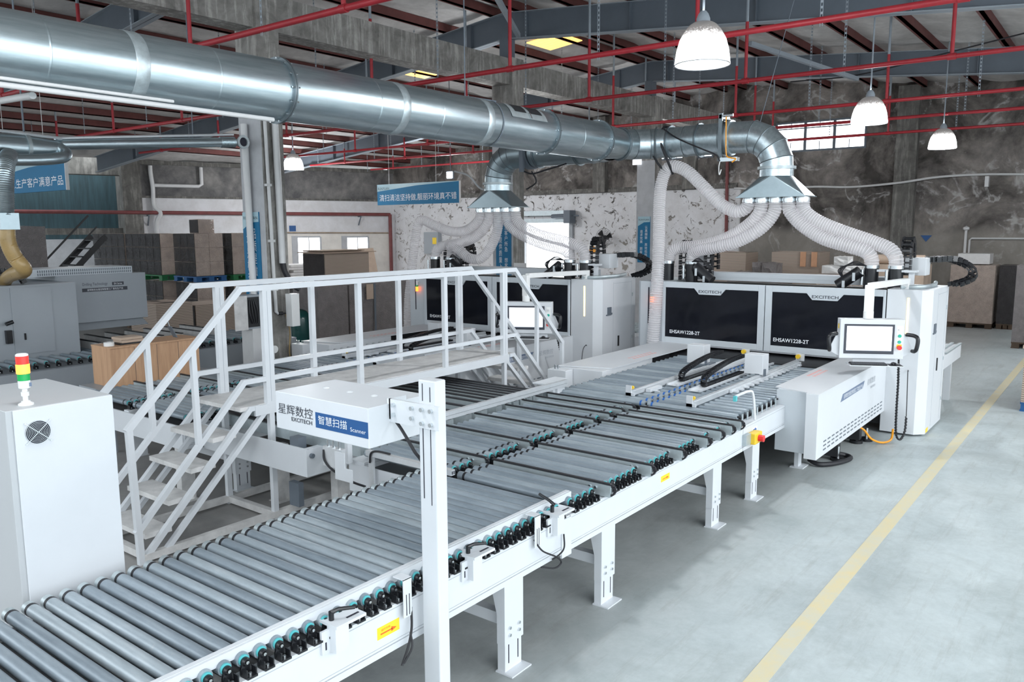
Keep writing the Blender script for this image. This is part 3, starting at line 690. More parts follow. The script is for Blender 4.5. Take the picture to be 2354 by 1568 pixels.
def saw_table(label, x0, x1, dy, front=True):
    t = thing('roller_table', label, 'conveyor', (x0, 3.05+dy, 0))
    for y0, y1 in ((3.045, 3.16), (5.40, 5.5)):
        side_beam(t, x0+0.005, x1, y0+dy, y1+dy)
    part('centre_beam', MB().box(x0, x1, 4.17+dy, 4.23+dy, 0.70, 0.90), WHITE_D, t)
    part('bed_tray', MB().box(x0, x1, 3.16+dy, 5.4+dy, 0.80, 0.815), DARK, t)
    n = int((x1-x0-0.85)/0.14)
    for i in range(n+1):
        x = x0+0.10+i*0.14
        roller(t, x, 3.15+dy, 4.185+dy, cap=False, bandm=BLUE, bands=(4.13+dy,))
        roller(t, x, 4.215+dy, 5.40+dy, cap=False, bandm=BLUE, bands=(4.27+dy,))
        meshpart('axle_plate', me_(('axle_plate',), lambda: MB().box(-0.018, 0.018, -0.03, -0.024, -0.085, 0.02), GALVP), t, Vector((x+0.07, 3.15+dy, RZ))-wloc(t))
    # two pusher rails over the table, each with its drive box and cable chain
    for k, (ya, xa, sg) in enumerate(((3.68, 7.92, 1), (4.50, 8.05, -1))):
        y = ya+dy; sx = x0-7.82; xe = 11.35+sx
        r = part('pusher_rail', MB().box(xa+sx+0.02, xe, y-0.04, y+0.025, 0.985, 1.035).box(xa+sx+0.02, xe, y-0.03, y-0.005, 1.035, 1.047), ALU, t)
        part('rail_slot', MB().box(xa+sx+0.1, xe, y-0.002, y+0.012, 1.0355, 1.038), SLOT, r)
        part('end_plate', MB().box(xa+sx, xa+sx+0.02, y-0.06, y+0.05, 0.982, 1.015).box(xa+sx, xa+sx+0.02, y-0.02, y+0.05, 0.982, 1.10), WHITE, r)
        part('rail_bumper', MB().cyl((xa+sx+0.02, y-0.02, 1.075), (xa+sx+0.045, y-0.02, 1.075), 0.02, 12), YEL, r)
        part('end_bumper', MB().cyl((xe+0.35, y+0.1, 1.03), (xe+0.40, y+0.1, 1.03), 0.032, 12), YEL, r)
        part('bumper_plate', MB().box(xe+0.40, xe+0.42, y+0.02, y+0.14, 0.95, 1.07), WHITE, r)
        bx = (9.85 if k == 0 else 10.2)+sx; yb0, yb1 = (y-0.07, y+0.17) if k == 0 else (y+0.06, y+0.31)
        part('drive_box', MB().box(bx, bx+0.21, yb0, yb1, 1.05, 1.302), SAWW, r, bevel=0.006)
        part('drive_post', MB().box(bx+0.03, bx+0.07, yb0-0.02, yb0, 1.03, 1.12).box(bx, bx+0.2, y-0.03, y+0.03, 1.047, 1.06), RAFT, r)
        yc = y+sg*0.32 if k == 0 else y-0.13
        ux = 8.95+sx if k == 0 else 9.12+sx
        cc = MB(); pts = bez([(ux+1.22, yc, 1.225), (ux+0.8, yc, 1.215), (ux+0.35, yc, 1.17), (ux+0.06, yc, 1.115), (ux, yc, 1.06), (ux+0.05, yc, 1.012), (ux+0.3, yc, 1.005), (ux+1.2, yc, 1.005)], 14)
        chain(cc, pts, 0.07, 0.042, 0.05); part('cable_chain', cc, BLACK, r)
        part('chain_tray', MB().box(ux-0.25, ux+2.2, yc-0.05, yc+0.05, 0.981, 0.988).box(ux-0.25, ux+2.2, yc+0.05, yc+0.075, 0.981, 1.005).box(ux-0.25, ux+2.2, yc-0.075, yc-0.05, 0.981, 1.005), WHITE, r)
        if k == 0:
            cl = MB()
            for i in range(15): cl.box(xa+sx+1.0+i*0.16, xa+sx+1.06+i*0.16, y-0.12, y-0.06, 0.983, 1.003)
            cl.box(xa+sx+0.95, xe, y-0.07, y-0.045, 0.983, 1.018)
            part('gripper_strip', cl, WHITE, r)
        else:
            part('stop_block', MB().box(xa+sx+0.3, xa+sx+0.6, y-0.11, y-0.05, 0.983, 1.02).cyl((xa+sx+0.35, y-0.2, 1.0), (xa+sx+0.35, y-0.11, 1.0), 0.01, 8), WHITE, r)
    if front:
        part('sensor_post', MB().tube(bez([(8.19, 3.06, 0.80), (8.18, 3.07, 1.0), (8.165, 3.09, 1.165), (8.12, 3.12, 1.185), (8.0, 3.13, 1.185), (7.83, 3.14, 1.18)]), 0.014, 10), WHITE, t)
        part('photo_sensor', MB().box(7.80, 7.84, 3.125, 3.155, 1.13, 1.185), TEAL, t)
        e = part('emergency_stop', MB().box(7.93, 8.13, 2.955, 3.045, 0.67, 0.785), YEL, t, bevel=0.01)
        part('stop_button', MB().cyl((8.03, 2.90, 0.728), (8.03, 2.955, 0.728), 0.035, 14), RED, e)
        part('button_plate', MB().box(7.80, 7.93, 3.0, 3.045, 0.68, 0.79), GALVP, e)
        s = part('flow_sticker', MB().box(8.08, 8.21, 3.0435, 3.045, 0.745, 0.812), WHITEP, t)
        part('arrow', MB().prism([(8.10, 0.765), (8.15, 0.765), (8.15, 0.752), (8.195, 0.778), (8.15, 0.804), (8.15, 0.791), (8.10, 0.791)], 'y', 3.0425, 3.0435), BLUE, s)
        for x in (8.13,): leg(t, x, 3.055)
    else: leg(t, x0+0.3, 3.055+dy)
    leg(t, x0+0.4, 5.49+dy, -1)
    return t
def chain(mb, pts, w, h, pitch, up=None):
    """row of separate cable-chain links along pts"""
    ps = resample(pts, pitch)
    for p, q in zip(ps, ps[1:]):
        d = q-p; a = p+d*0.04; b = p+d*0.92
        side = Vector((0, 1, 0)) if abs(d.normalized().y) < 0.9 else Vector((1, 0, 0))
        n = d.normalized().cross(side)
        for s in (-1, 1): mb.bar(a+side*s*w*0.42, b+side*s*w*0.42, h, w*0.16, side)
        for s in (-1, 1): mb.bar(a.lerp(b, 0.25)+n*s*h*0.42, a.lerp(b, 0.62)+n*s*h*0.42, h*0.14, w*0.8, side)
    return mb
scan_conveyor()
c2 = merge_conveyor('front merging roller conveyor with seven black belts, yellow arrow sticker on its beam', 4.62, 7.815, 0.0, BELTX, (5.07, 7.12)); finish_front(c2)
saw_table('roller table with blue bands feeding the front saw, yellow emergency stop on its beam', 7.82, 11.95, 0.0)
c3 = merge_conveyor('rear merging conveyor of shiny rollers beyond the white crossover platform', 4.42, 7.69, 4.70, BELTX[:4], (5.0, 7.1), front=False)
saw_table('roller table feeding the rear saw, seen through the crossover railings', 7.70, 11.45, 4.8, front=False)
# belt rails bridging the two lines, under the crossover
tr = thing('transfer_conveyor', 'dark belt rails bridging the two lines underneath the white crossover platform', 'conveyor', (4.6, 6.0, 0))
for i, x in enumerate([4.85, 5.10, 5.42, 5.74, 6.02, 6.31, 6.57, 6.83, 7.0, 7.14, 7.27, 7.40, 7.52, 7.63, 7.74]):
    rl = part('belt_rail', MB().box(x-0.05, x+0.05, 5.45, 7.70, 0.84, 0.955), GALVP, tr)
    part('belt', MB().box(x-0.02, x+0.025, 5.46, 7.68, 0.955, 0.968), RUBBER, rl)
    if i in (6, 8, 10): part('bolt', MB().cyl((x-0.08, 6.3, 0.93), (x-0.05, 6.3, 0.93), 0.02, 8).cyl((x-0.08, 6.4, 0.93), (x-0.05, 6.4, 0.93), 0.02, 8), STEEL, rl)
part('side_beam', MB().box(4.62, 7.6, 5.98, 6.06, 0.60, 0.86), WHITE, tr)
part('side_beam', MB().box(4.62, 7.6, 7.62, 7.70, 0.60, 0.86), WHITE, tr)
part('end_panel', MB().box(4.605, 4.62, 5.98, 7.70, 0.60, 0.87), WHITE, tr)
part('end_panel', MB().box(4.40, 4.42, 7.76, 9.44, 0.61, 0.86), WHITE, tr)
for x, y in ((5.06, 7.08), (5.06, 6.1), (7.2, 6.1), (7.2, 7.6), (4.44, 7.9)):
    l_ = part('leg', MB().box(x, x+0.16, y, y+0.1, 0.01, 0.62).box(x-0.02, x+0.18, y-0.05, y+0.14, 0, 0.01), WHITE_D, tr)
part('control_module', MB().box(4.78, 4.84, 6.35, 6.5, 0.18, 0.42), RAFT, tr)
part('drive_motor', MB().cyl((4.66, 6.05, 0.80), (4.66, 6.22, 0.80), 0.055).cyl((4.66, 5.95, 0.80), (4.66, 6.05, 0.80), 0.022).box(4.62, 4.72, 6.12, 6.24, 0.76, 0.95), RAFT, tr)
# ------------------------------------------------------------------ crossover platform with stairs
def platform():
    t = thing('crossover_platform', 'white steel crossover platform with guard rails and stairs at both ends', 'platform', (4.4, 6.69, 0))
    W2 = 0.055; YN, YF = 6.69, 7.49
    part('deck', MB().box(4.40, 8.70, YN, YF, 1.165, 1.205), WHITE_D, t)
    f = MB()
    for y in (YN-0.03, YF+0.0): f.box(4.55, 8.58, y, y+0.03, 1.10, 1.20)
    part('deck_edge', f, WHITE, t)
    for y in (YN, YF):
        g = part('guard_rail', MB().bar((4.44, y, 2.345), (8.76, y, 2.345), W2).bar((4.74, y, 1.45), (8.50, y, 1.45), 0.047), WHITE, t)
        for x, w, z0 in ((4.74, 0.10, 1.16), (5.93, 0.058, 1.18), (7.32, 0.058, 1.18), (8.50, 0.10, 1.16)):
            part('post', MB().box(x-w/2, x+w/2, y-0.026, y+0.026, z0, 2.33), WHITE, g)
            if w > 0.09:
                part('post_seam', MB().box(x-0.002, x+0.002, y-0.0275, y-0.025, 1.22, 2.31), INKG, g)
                part('support_leg', MB().box(x-0.028, x+0.028, y-0.025, y+0.025, 0.0, 1.16), WHITE, t)
        # stairs, left and right
        for s, xt, name in ((-1, 4.45, 'stair_left'), (1, 8.75, 'stair_right')):
            X = lambda d: xt+s*d
            hr = MB().bar((X(-0.02), y, 2.356), (X(1.16), y, 1.20), 0.053).bar((X(1.14), y, 1.225), (X(1.11 if s < 0 else 1.17), y, 0.0), 0.0515)
            hr.bar((X(-0.26), y, 1.45), (X(0.015), y, 1.45), 0.0485).bar((X(-0.01), y, 1.455), (X(1.14), y, 0.285), 0.050)
            hr.bar((X(0.51), y, 1.84), (X(0.50), y, 0.95), 0.0475)
            part('stair_handrail', hr, WHITE, t)
            part('stringer', MB().bar((X(-0.15), y, 1.18), (X(-0.035), y, 1.18), 0.0485).bar((X(-0.06), y, 1.185), (X(1.10), y, 0.02), 0.050)
                 .bar((X(-0.22), y, 1.12), (X(0.92), y, 0.02), 0.046), WHITE, t)
    for s, xt in ((-1, 4.45), (1, 8.75)):
        for k in range(4):
            xa = xt+s*(0.09+0.235*k); z = 0.965-0.24*k
            part('step', MB().box(min(xa, xa+s*0.25), max(xa, xa+s*0.25), YN+0.03, YF-0.03, z-0.045, z), WHITE_D, t)
    fr = MB()
    for y in (YN, YF): fr.box(3.36, 9.92, y-0.03, y+0.03, 0.02, 0.085)
    for x in (3.4, 4.74, 8.5, 9.88): fr.box(x-0.03, x+0.03, YN+0.03, YF-0.03, 0.02, 0.085)
    part('floor_frame', fr, WHITE_D, t)
platform()

# ------------------------------------------------------------------ scanner box on its post
t = thing('scanner_station', 'white overhead scanner box with blue panel on a slotted white post', 'scanner', (3.09, 2.93, 0))
part('post', MB().box(3.05, 3.135, 2.865, 2.99, 0, 2.105), WHITE, t, bevel=0.008)
part('slot', MB().box(3.0485, 3.051, 2.955, 2.960, 1.99, 2.085).box(3.0485, 3.051, 2.900, 2.905, 1.99, 2.07).box(3.0485, 3.051, 2.955, 2.961, 1.45, 1.85).box(3.0485, 3.051, 2.900, 2.905, 1.42, 1.85), SLOT, t)
part('base_plate', MB().box(2.97, 3.22, 2.8, 3.03, 0, 0.012), WHITE, t)
part('mounting_plate', MB().box(3.035, 3.049, 2.83, 3.215, 1.845, 1.975).box(3.035, 3.16, 3.19, 3.2, 1.86, 1.975), WHITE, t)
for y in (2.88, 2.945, 3.02, 3.16):
    for z in (1.872, 1.947) if y < 3 else (1.89, 1.945): part('bolt', MB().cyl((3.018, y, z), (3.036, y, z), 0.012, 8), STEEL, t)
bx = part('scanner_box', MB().box(2.88, 3.34, 3.2, 4.01, 1.722, 1.947), WHITE, t, bevel=0.004)
xd = (0, -1, 0)
part('lettering', MB().text('星辉数控', (2.88, 3.985, 1.818), xd, (0, 0, 1), 0.32, 0.062), INK, bx)
part('maker_lettering', MB().text('EXCITECH', (2.88, 3.862, 1.785), xd, (0, 0, 1), 0.188, 0.024), INK, bx)
bp = part('blue_panel', MB().box(2.8785, 2.88, 3.203, 3.642, 1.778, 1.868), NAVY, bx)
part('lettering', MB().text('智慧扫描', (2.8785, 3.617, 1.803), xd, (0, 0, 1), 0.245, 0.05, 0.001), WTXT, bp)
part('lettering', MB().text('Scanner', (2.8785, 3.345, 1.800), xd, (0, 0, 1), 0.125, 0.023, 0.001), WTXT, bp)
b = MB()
for x, y in ((3.12, 3.83), (3.12, 3.62), (3.13, 3.42)): b.ring((x, y, 1.947), 0.016, 0.004, 'z', 14, 6)
part('top_eyelet', b, WHITE, bx)
part('cable', wire([(3.06, 3.18, 1.85), (3.055, 3.12, 1.80), (3.06, 3.04, 1.70), (3.09, 3.0, 1.6), (3.10, 2.995, 1.3)], 0.009), RUBBER, t)
t = thing('gripper_unit', 'small white lifting unit on three chrome rods hanging below the scanner box', 'machine part', (4.25, 5.2, 1.07))
part('guide_rod', MB().cyl((4.33, 5.32, 0.96), (4.33, 5.32, 1.30), 0.014).cyl((4.33, 5.25, 0.96), (4.33, 5.25, 1.30), 0.014).cyl((4.33, 5.18, 0.96), (4.33, 5.18, 1.30), 0.014), STEEL, t)
part('slide_block', MB().box(4.31, 4.36, 5.13, 5.37, 0.90, 1.07), ALU, t)
part('guard_plate', MB().box(4.285, 4.295, 5.07, 5.19, 0.82, 1.06).box(4.285, 4.295, 4.98, 5.07, 0.82, 0.93), WHITE, t)
part('cable', wire([(4.31, 5.36, 1.04), (4.30, 5.34, 0.95), (4.32, 5.25, 0.87), (4.4, 5.12, 0.78), (4.5, 5.06, 0.72)], 0.01), RUBBER, t)
part('support_bar', MB().box(4.30, 4.60, 5.30, 5.36, 1.25, 1.31).box(4.55, 4.60, 5.33, 5.37, 0.86, 1.3), WHITE, t)
t = thing('cross_profile', 'aluminium profile bar with square slots, lying across the rollers behind the scanner post', 'bar', (4.55, 5.05, 0.97))
part('profile', MB().box(4.53, 4.575, 4.10, 5.08, 0.985, 1.03), ALU, t)
part('profile_slot', MB().box(4.538, 4.548, 4.0985, 4.1, 0.995, 1.02).box(4.558, 4.568, 4.0985, 4.1, 0.995, 1.02), SLOT, t)
part('support', MB().box(4.54, 4.56, 5.0, 5.06, 0.60, 0.985), ALU, t)
part('cable', wire([(4.53, 5.03, 0.93), (4.52, 5.0, 1.02), (4.53, 4.93, 1.045), (4.55, 4.8, 1.04)], 0.009), RUBBER, t)
part('valve', MB().cyl((4.52, 4.24, 1.02), (4.52, 4.2, 1.02), 0.012), BLUE, t)

# ------------------------------------------------------------------ control cabinet with signal tower
t = thing('control_cabinet', 'tall white control cabinet with a round fan grille at the left edge', 'cabinet', (1.9, 5.0, 0))
part('body', MB().box(1.64, 2.195, 4.605, 5.45, 0.0, 1.968), CABG, t, bevel=0.004)
part('door', MB().box(1.672, 2.195, 4.593, 4.604, 0.02, 1.966), WHITE, t, bevel=0.003)
fx, fz = 1.785, 1.832
g = part('fan_recess', MB().lathe((fx, 4.591, fz), [(0.0, 0), (0.062, 0), (0.062, 0.004)], 28, 'y'), SLOT, t)
r = MB()
for k in range(8): r.ring((fx, 4.586, fz), 0.0075+0.0078*k, 0.0012, 'y', 28, 6)
for a in (0.25, 2.9):
    pass
r.bar((fx-0.062, 4.585, fz-0.056), (fx+0.062, 4.585, fz+0.056), 0.003).bar((fx-0.062, 4.585, fz+0.056), (fx+0.062, 4.585, fz-0.056), 0.003)
part('fan_grille', r, STEEL, g)
s = MB()
for i in (-1, 1):
    for j in (-1, 1): s.cyl((fx+i*0.062, 4.584, fz+j*0.056), (fx+i*0.062, 4.592, fz+j*0.056), 0.0045, 8)
part('grille_screw', s, STEEL, g)
part('door_lock', MB().cyl((2.195, 4.63, 1.13), (2.205, 4.63, 1.13), 0.006, 8), RAFT, t)
t = thing('signal_tower', 'signal tower with red, lit amber and green lenses on the white control cabinet', 'signal light', (1.78, 4.70, 1.968))
def lz(prof): return MB().lathe((1.78, 4.70, 0), prof, 20, 'z', True)
part('foot', lz([(0.038, 1.968), (0.038, 1.976), (0.022, 1.984), (0.022, 1.99), (0.013, 1.992), (0.013, 2.015), (0.02, 2.018), (0.02, 2.04), (0.014, 2.042), (0.012, 2.06)]), WHITEP, t)
part('body', lz([(0.02, 2.058), (0.029, 2.062), (0.030, 2.103)]), WHITEP, t)
part('label_plate', MB().box(1.795, 1.806, 4.672, 4.679, 2.07, 2.09), INKB, t)
part('green_lens', lz([(0.031, 2.103), (0.031, 2.140)]), GRNL, t)
part('amber_lens', lz([(0.0315, 2.140), (0.0335, 2.142), (0.0335, 2.19), (0.0315, 2.192)]), AMBL, t, 'lit amber lens')
part('red_lens', lz([(0.031, 2.192), (0.031, 2.236)]), REDL, t)
part('cap', lz([(0.031, 2.236), (0.031, 2.244), (0.024, 2.249), (0.0, 2.2495)]), WHITEP, t)

# ------------------------------------------------------------------ the beam saws
X0 = 12.03
def saw(label, outdir=1):
    t = thing('beam_saw', label, 'saw', (12.6, 4.4, 0))
    # right-hand tower with a chamfered corner
    tw = part('tower_cabinet', MB().prism([(X0, 2.69), (X0, 2.25), (X0+0.12, 2.13), (13.27, 2.13), (13.27, 2.69)], 'z', 0.03, 2.04), SAWW, t, bevel=0.004)
    part('led_strip', MB().box(X0-0.006, X0, 2.405, 2.43, 1.42, 1.93), LEDY, tw)
    part('latch', MB().box(12.30, 12.42, 2.116, 2.13, 1.42, 1.56).box(12.26, 12.30, 2.116, 2.13, 1.42, 1.44).box(12.42, 12.45, 2.116, 2.13, 1.43, 1.46), RAFT, tw)
    part('door_handle', MB().box(12.66, 12.70, 2.118, 2.13, 0.86, 1.04), BLACK, tw)
    part('warning_sticker', MB().box(12.20, 12.34, 2.127, 2.13, 0.04, 0.10), STK, tw)
    part('door_line', MB().box(12.50, 12.505, 2.128, 2.13, 0.08, 1.98).box(13.12, 13.125, 2.128, 2.13, 0.08, 1.98).box(12.5, 13.12, 2.128, 2.13, 1.955, 1.96), INKG, tw)
    part('hinge', MB().box(13.15, 13.17, 2.122, 2.13, 1.70, 1.76).box(13.15, 13.17, 2.122, 2.13, 0.95, 1.0).box(13.15, 13.17, 2.122, 2.13, 0.35, 0.4), GALVP, tw)
    part('foot', MB().cyl((12.2, 2.5, 0), (12.2, 2.5, 0.035), 0.05).cyl((13.1, 2.3, 0), (13.1, 2.3, 0.035), 0.05), BLACK, tw)
    # left-hand pillar
    pl = part('pillar', MB().prism([(X0, 6.12), (X0, 6.54), (X0+0.06, 6.60), (13.27, 6.60), (13.27, 6.12)], 'z', 0.0, 2.02), SAWG, t, bevel=0.004)
    part('slot', MB().box(X0-0.002, X0+0.002, 6.375, 6.40, 1.31, 1.92), SLOT, pl)
    b = part('beacon_stem', MB().cyl((X0-0.05, 6.30, 1.80), (X0-0.05, 6.30, 1.88), 0.018).box(X0-0.05, X0, 6.29, 6.31, 1.86, 1.88), WHITEP, pl)
    part('amber_beacon', MB().cyl((X0-0.05, 6.30, 1.68), (X0-0.05, 6.30, 1.77), 0.028), AMBL, b, 'lit amber beacon')
    part('green_beacon', MB().cyl((X0-0.05, 6.30, 1.77), (X0-0.05, 6.30, 1.80), 0.028), GRNL, b)
    # body behind the doors
    part('inner_body', MB().box(12.25, 13.2, 2.69, 6.12, 0.30, 1.98), DARK, t)
    part('base_frame', MB().box(12.15, 13.2, 2.2, 6.5, 0.10, 0.28).box(10.2, 10.32, 2.75, 3.2, 0.05, 0.36).box(11.2, 11.32, 2.75, 3.2, 0.05, 0.36), DARK, t)
    part('table_lip', MB().box(11.30, 12.25, 3.2, 5.7, 0.82, 0.965), DARK, t)
    for x, y in ((10.25, 2.76), (11.45, 2.72), (11.26, 2.80)):
        lf = part('levelling_foot', MB().cyl((x, y, 0.0), (x, y, 0.04), 0.085, 16), BLACK, t)
        part('foot_bolt', MB().cyl((x, y, 0.04), (x, y, 0.18), 0.022, 10), STEEL, lf)
    part('rear_beam', MB().box(12.75, 13.1, 2.75, 6.08, 2.03, 2.155).box(12.745, 12.75, 2.75, 6.08, 2.085, 2.089), SAWG, t)
    # two glazed doors
    for y0, y1, fl in ((4.404, 6.115, (5.56, 5.02)), (2.70, 4.392, (3.785, 3.25))):
        d = part('hood_door', MB().frame('x', X0-0.045, X0, y0, y1, 1.028, 2.03, 0.10 if y0 > 4 else 0.03, 0.055 if y0 > 4 else 0.10, 0.095, 0.095), SAWG, t, bevel=0.004)
        part('door_glass', MB().box(X0-0.03, X0-0.02, y0+0.02, y1-0.03, 1.1, 1.96), GLASS, d)
        a, c = fl
        fp = part('logo_plate', MB().prism([(a, 1.945), (a-0.09, 1.842), (c+0.09, 1.842), (c, 1.945)], 'x', X0-0.05, X0-0.03), SAWG, d)
        part('lettering', MB().text('EXCITECH', (X0-0.05, a-0.085, 1.868), xd, (0, 0, 1), (a-c)-0.16, 0.045), INK, fp)
        part('lettering', MB().text('EHSAW1228-2T', (X0-0.031, y1-0.14 , 1.185), xd, (0, 0, 1), 0.53, 0.058), WTXT, d)
    part('door_track', MB().box(X0-0.02, X0+0.1, 2.7, 6.1, 1.005, 1.028), SAWW, t)
    # suction spigots with jointed arms on the roof of the saw
    for i, (y, kind) in enumerate(((6.28, 0), (5.845, 1), (3.03, 1), (2.70, 0))):
        s = part('suction_spigot', MB().cyl((12.5, y, 1.98), (12.5, y, 2.31), 0.10, 20), BLACK, t)
        part('hose_clamp', MB().cyl((12.5, y, 2.30), (12.5, y, 2.345), 0.108, 20), STEEL, s)
        part('air_cylinder', MB().cyl((12.40, y+0.10, 2.06), (12.40, y+0.10, 2.28), 0.022, 10), STEEL, s)
        if kind:
            sg = -1 if y > 4 else 1
            part('suction_arm', MB().tube([(12.38, y+sg*0.12, 2.26), (12.36, y+sg*0.42, 2.04)], 0.085, 14), BLACK, s)
            part('arm_clips', MB().box(12.265, 12.29, y+sg*0.18-0.02, y+sg*0.18+0.02, 2.12, 2.24).box(12.265, 12.29, y+sg*0.32-0.02, y+sg*0.32+0.02, 2.02, 2.12), STEEL, s)
            w = MB()
            for q in range(4): w.tube(bez([(12.4, y+sg*0.05, 2.34), (12.33, y+sg*(0.2+q*0.03), 2.40-q*0.02), (12.34, y+sg*(0.36+q*0.02), 2.26), (12.4, y+sg*0.34, 2.12)], 6), 0.008, 6)
            part('cable_loom', w, RUBBER, s)
    # upright cable chains looping over the roof, boxes between
    for y, z in ((2.60, 2.72), (5.6, 2.62), (6.05, 2.66), (3.2, 2.2)):
        if z < 2.5: continue
        cc = MB(); pts = bez([(12.62, y, 2.02), (12.62, y, 2.35), (12.64, y, z-0.1), (12.74, y, z), (12.84, y, z-0.1), (12.86, y, 2.35), (12.86, y, 2.2)], 12)
        chain(cc, pts, 0.15, 0.085, 0.08, 1); part('cable_chain', cc, BLACK, t)
    for y in (2.36, 5.72):
        part('roof_box', MB().box(12.75, 13.05, y, y+0.28, 2.2, 2.45), SAWW, t, bevel=0.005)
    part('roof_bracket', MB().box(12.45, 12.6, 2.42, 3.3, 2.255, 2.285).box(12.50, 12.55, 2.46, 2.53, 2.03, 2.26), WHITE, t)
    for q, yq in enumerate((2.2, 2.3)):
        cc = MB(); pts = bez([(13.0, yq+0.1, 2.42), (13.15, yq-0.15, 2.43), (13.25, yq-0.36-q*0.05, 2.30), (13.2, yq-0.38-q*0.05, 2.16), (13.1, yq-0.2, 2.06)], 12)
        chain(cc, pts, 0.07, 0.08, 0.07); part('cable_chain', cc, BLACK, t)
    part('roof_hose', wire([(12.15, 2.55, 2.06), (12.3, 2.3, 2.07), (12.8, 2.25, 2.07), (13.2, 2.3, 2.08)], 0.03), GALVP, t)
    # long side covers
    cv = part('side_cover', MB().box(8.97, X0, 2.645, 2.785, 0.315, 1.062), SAWW, t, bevel=0.006)
    part('cover_top', MB().prism([(9.02, 2.785), (9.15, 3.195), (X0, 3.195), (X0, 2.645), (8.972, 2.645), (8.972, 2.785)], 'z', 1.055, 1.066), SAWW, cv)
    part('inner_box', MB().box(9.06, X0, 2.785, 3.145, 0.345, 1.055), SAWG, cv)
    part('cover_foot', MB().box(9.64, 9.76, 3.05, 3.10, 0.0, 0.35).box(9.6, 9.82, 2.98, 3.14, 0, 0.012), WHITE, cv)
    v = MB()
    for r_ in range(3):
        for i in range(17):
            xa = 9.22+i*0.16; v.box(xa, xa+0.10, 2.642, 2.646, 0.375+r_*0.048, 0.390+r_*0.048)
    part('vent_grille', v, RAFT, cv)
    lg = part('name_strip', MB().prism([(9.83, 0.83), (10.80, 0.845), (10.88, 0.93), (9.91, 0.915)], 'y', 2.6425, 2.645), INKB, cv)
    part('lettering', MB().text('星辉数控全屋定制智慧工厂柔性生产线', (9.95, 2.6424, 0.85), (1, 0, 0), (0, 0, 1), 0.84, 0.055, 0.001), WTXT, lg)
    part('lettering', MB().text('星辉数控', (11.03, 2.645, 0.84), (1, 0, 0), (0, 0, 1), 0.40, 0.08), INKG, cv)
    part('maker_lettering', MB().text('EXCITECH', (11.2, 2.645, 0.775), (1, 0, 0), (0, 0, 1), 0.24, 0.032), INKG, cv)
    w = MB()
    for i in range(8): w.box(10.05+i*0.07, 10.10+i*0.07, 3.09, 3.13, 1.066, 1.067).box(10.05+i*0.07, 10.09+i*0.07, 3.02, 3.06, 1.066, 1.067)
    part('faded_warning', w, INKP, cv)
    lc = part('side_cover', MB().box(9.06, X0, 5.72, 6.15, 0.40, 1.015).box(9.052, 10.45, 5.47, 5.93, 0.80, 1.017).box(8.88, 9.06, 5.94, 6.24, 0.3, 1.0), SAWW, t, bevel=0.006)
    part('cover_top', MB().prism([(9.04, 6.18), (9.28, 5.46), (X0, 5.46), (X0, 6.18)], 'z', 1.02, 1.032), SAWW, lc)
    part('gap_shadow_strip', MB().box(10.46, X0, 5.62, 5.72, 0.80, 1.0), DARK, lc)
    part('edge_pin', MB().cyl((8.93, 6.10, 1.0), (8.93, 6.10, 1.06), 0.012, 8).cyl((8.93, 6.15, 1.0), (8.93, 6.15, 1.06), 0.012, 8), STEEL, lc)
    w = MB()
    for i in range(8): w.box(10.15+i*0.09, 10.21+i*0.09, 5.6, 5.64, 1.032, 1.033).box(10.15+i*0.09, 10.20+i*0.09, 5.68, 5.72, 1.032, 1.033)
    part('faded_warning', w, INKP, lc)
    # operator panel on a swivel arm
    ar = part('panel_arm', MB().bar((12.2, 2.5, 2.03), (12.2, 2.5, 2.15), 0.10).bar((12.25, 2.49, 2.15), (10.62, 2.57, 2.17), 0.085, 0.075).bar((10.58, 2.57, 2.185), (10.58, 2.57, 1.85), 0.10, 0.08)
              .cyl((10.58, 2.57, 1.77), (10.58, 2.57, 1.86), 0.06), WHITEP, t, bevel=0.006)
    PM = Matrix.Translation((10.57, 2.52, 0)) @ Matrix.Rotation(atan2(-0.673, 0.35)+pi/2, 4, 'Z')   # local x = depth, y = to the panel's left, z up
    def L(mb): return mb.xf(PM)
    W_ = 0.375
    pb = part('panel_box', L(MB().box(-0.03, 0.14, -W_, W_, 1.275, 1.765)), SAWW, t, bevel=0.006)
    part('screen_bezel', L(MB().box(-0.036, -0.03, -0.26, W_-0.05, 1.335, 1.705)), INK, pb, bevel=0.003)
    sc = part('screen', L(MB().box(-0.038, -0.035, -0.232, W_-0.078, 1.375, 1.680)), SCREEN, pb)
    part('screen_lines', L(MB().box(-0.0388, -0.038, -0.232, W_-0.078, 1.655, 1.66).box(-0.0388, -0.038, -0.232, W_-0.078, 1.472, 1.475).box(-0.0388, -0.038, -0.232, W_-0.078, 1.375, 1.382).box(-0.0388, -0.038, 0.1, 0.28, 1.668, 1.674)), SCRLINE, sc)
    part('button_strip', L(MB().box(-0.033, -0.03, -0.355, -0.285, 1.38, 1.69)), WHITEP, pb)
    part('green_button', L(MB().cyl((-0.045, -0.32, 1.565), (-0.03, -0.32, 1.565), 0.020, 14).cyl((-0.045, -0.32, 1.49), (-0.03, -0.32, 1.49), 0.020, 14)), GREEN, pb)
    part('stop_plate', L(MB().box(-0.034, -0.03, -0.35, -0.29, 1.415, 1.46)), YEL, pb)
    part('stop_button', L(MB().cyl((-0.065, -0.32, 1.42), (-0.03, -0.32, 1.42), 0.027, 14)), RED, pb)
    part('selector_switch', L(MB().cyl((-0.05, -0.32, 1.645), (-0.03, -0.32, 1.645), 0.014, 12)), ALU, pb)
    part('side_sticker', L(MB().box(0.03, 0.08, W_, W_+0.002, 1.64, 1.70)), STK, pb)
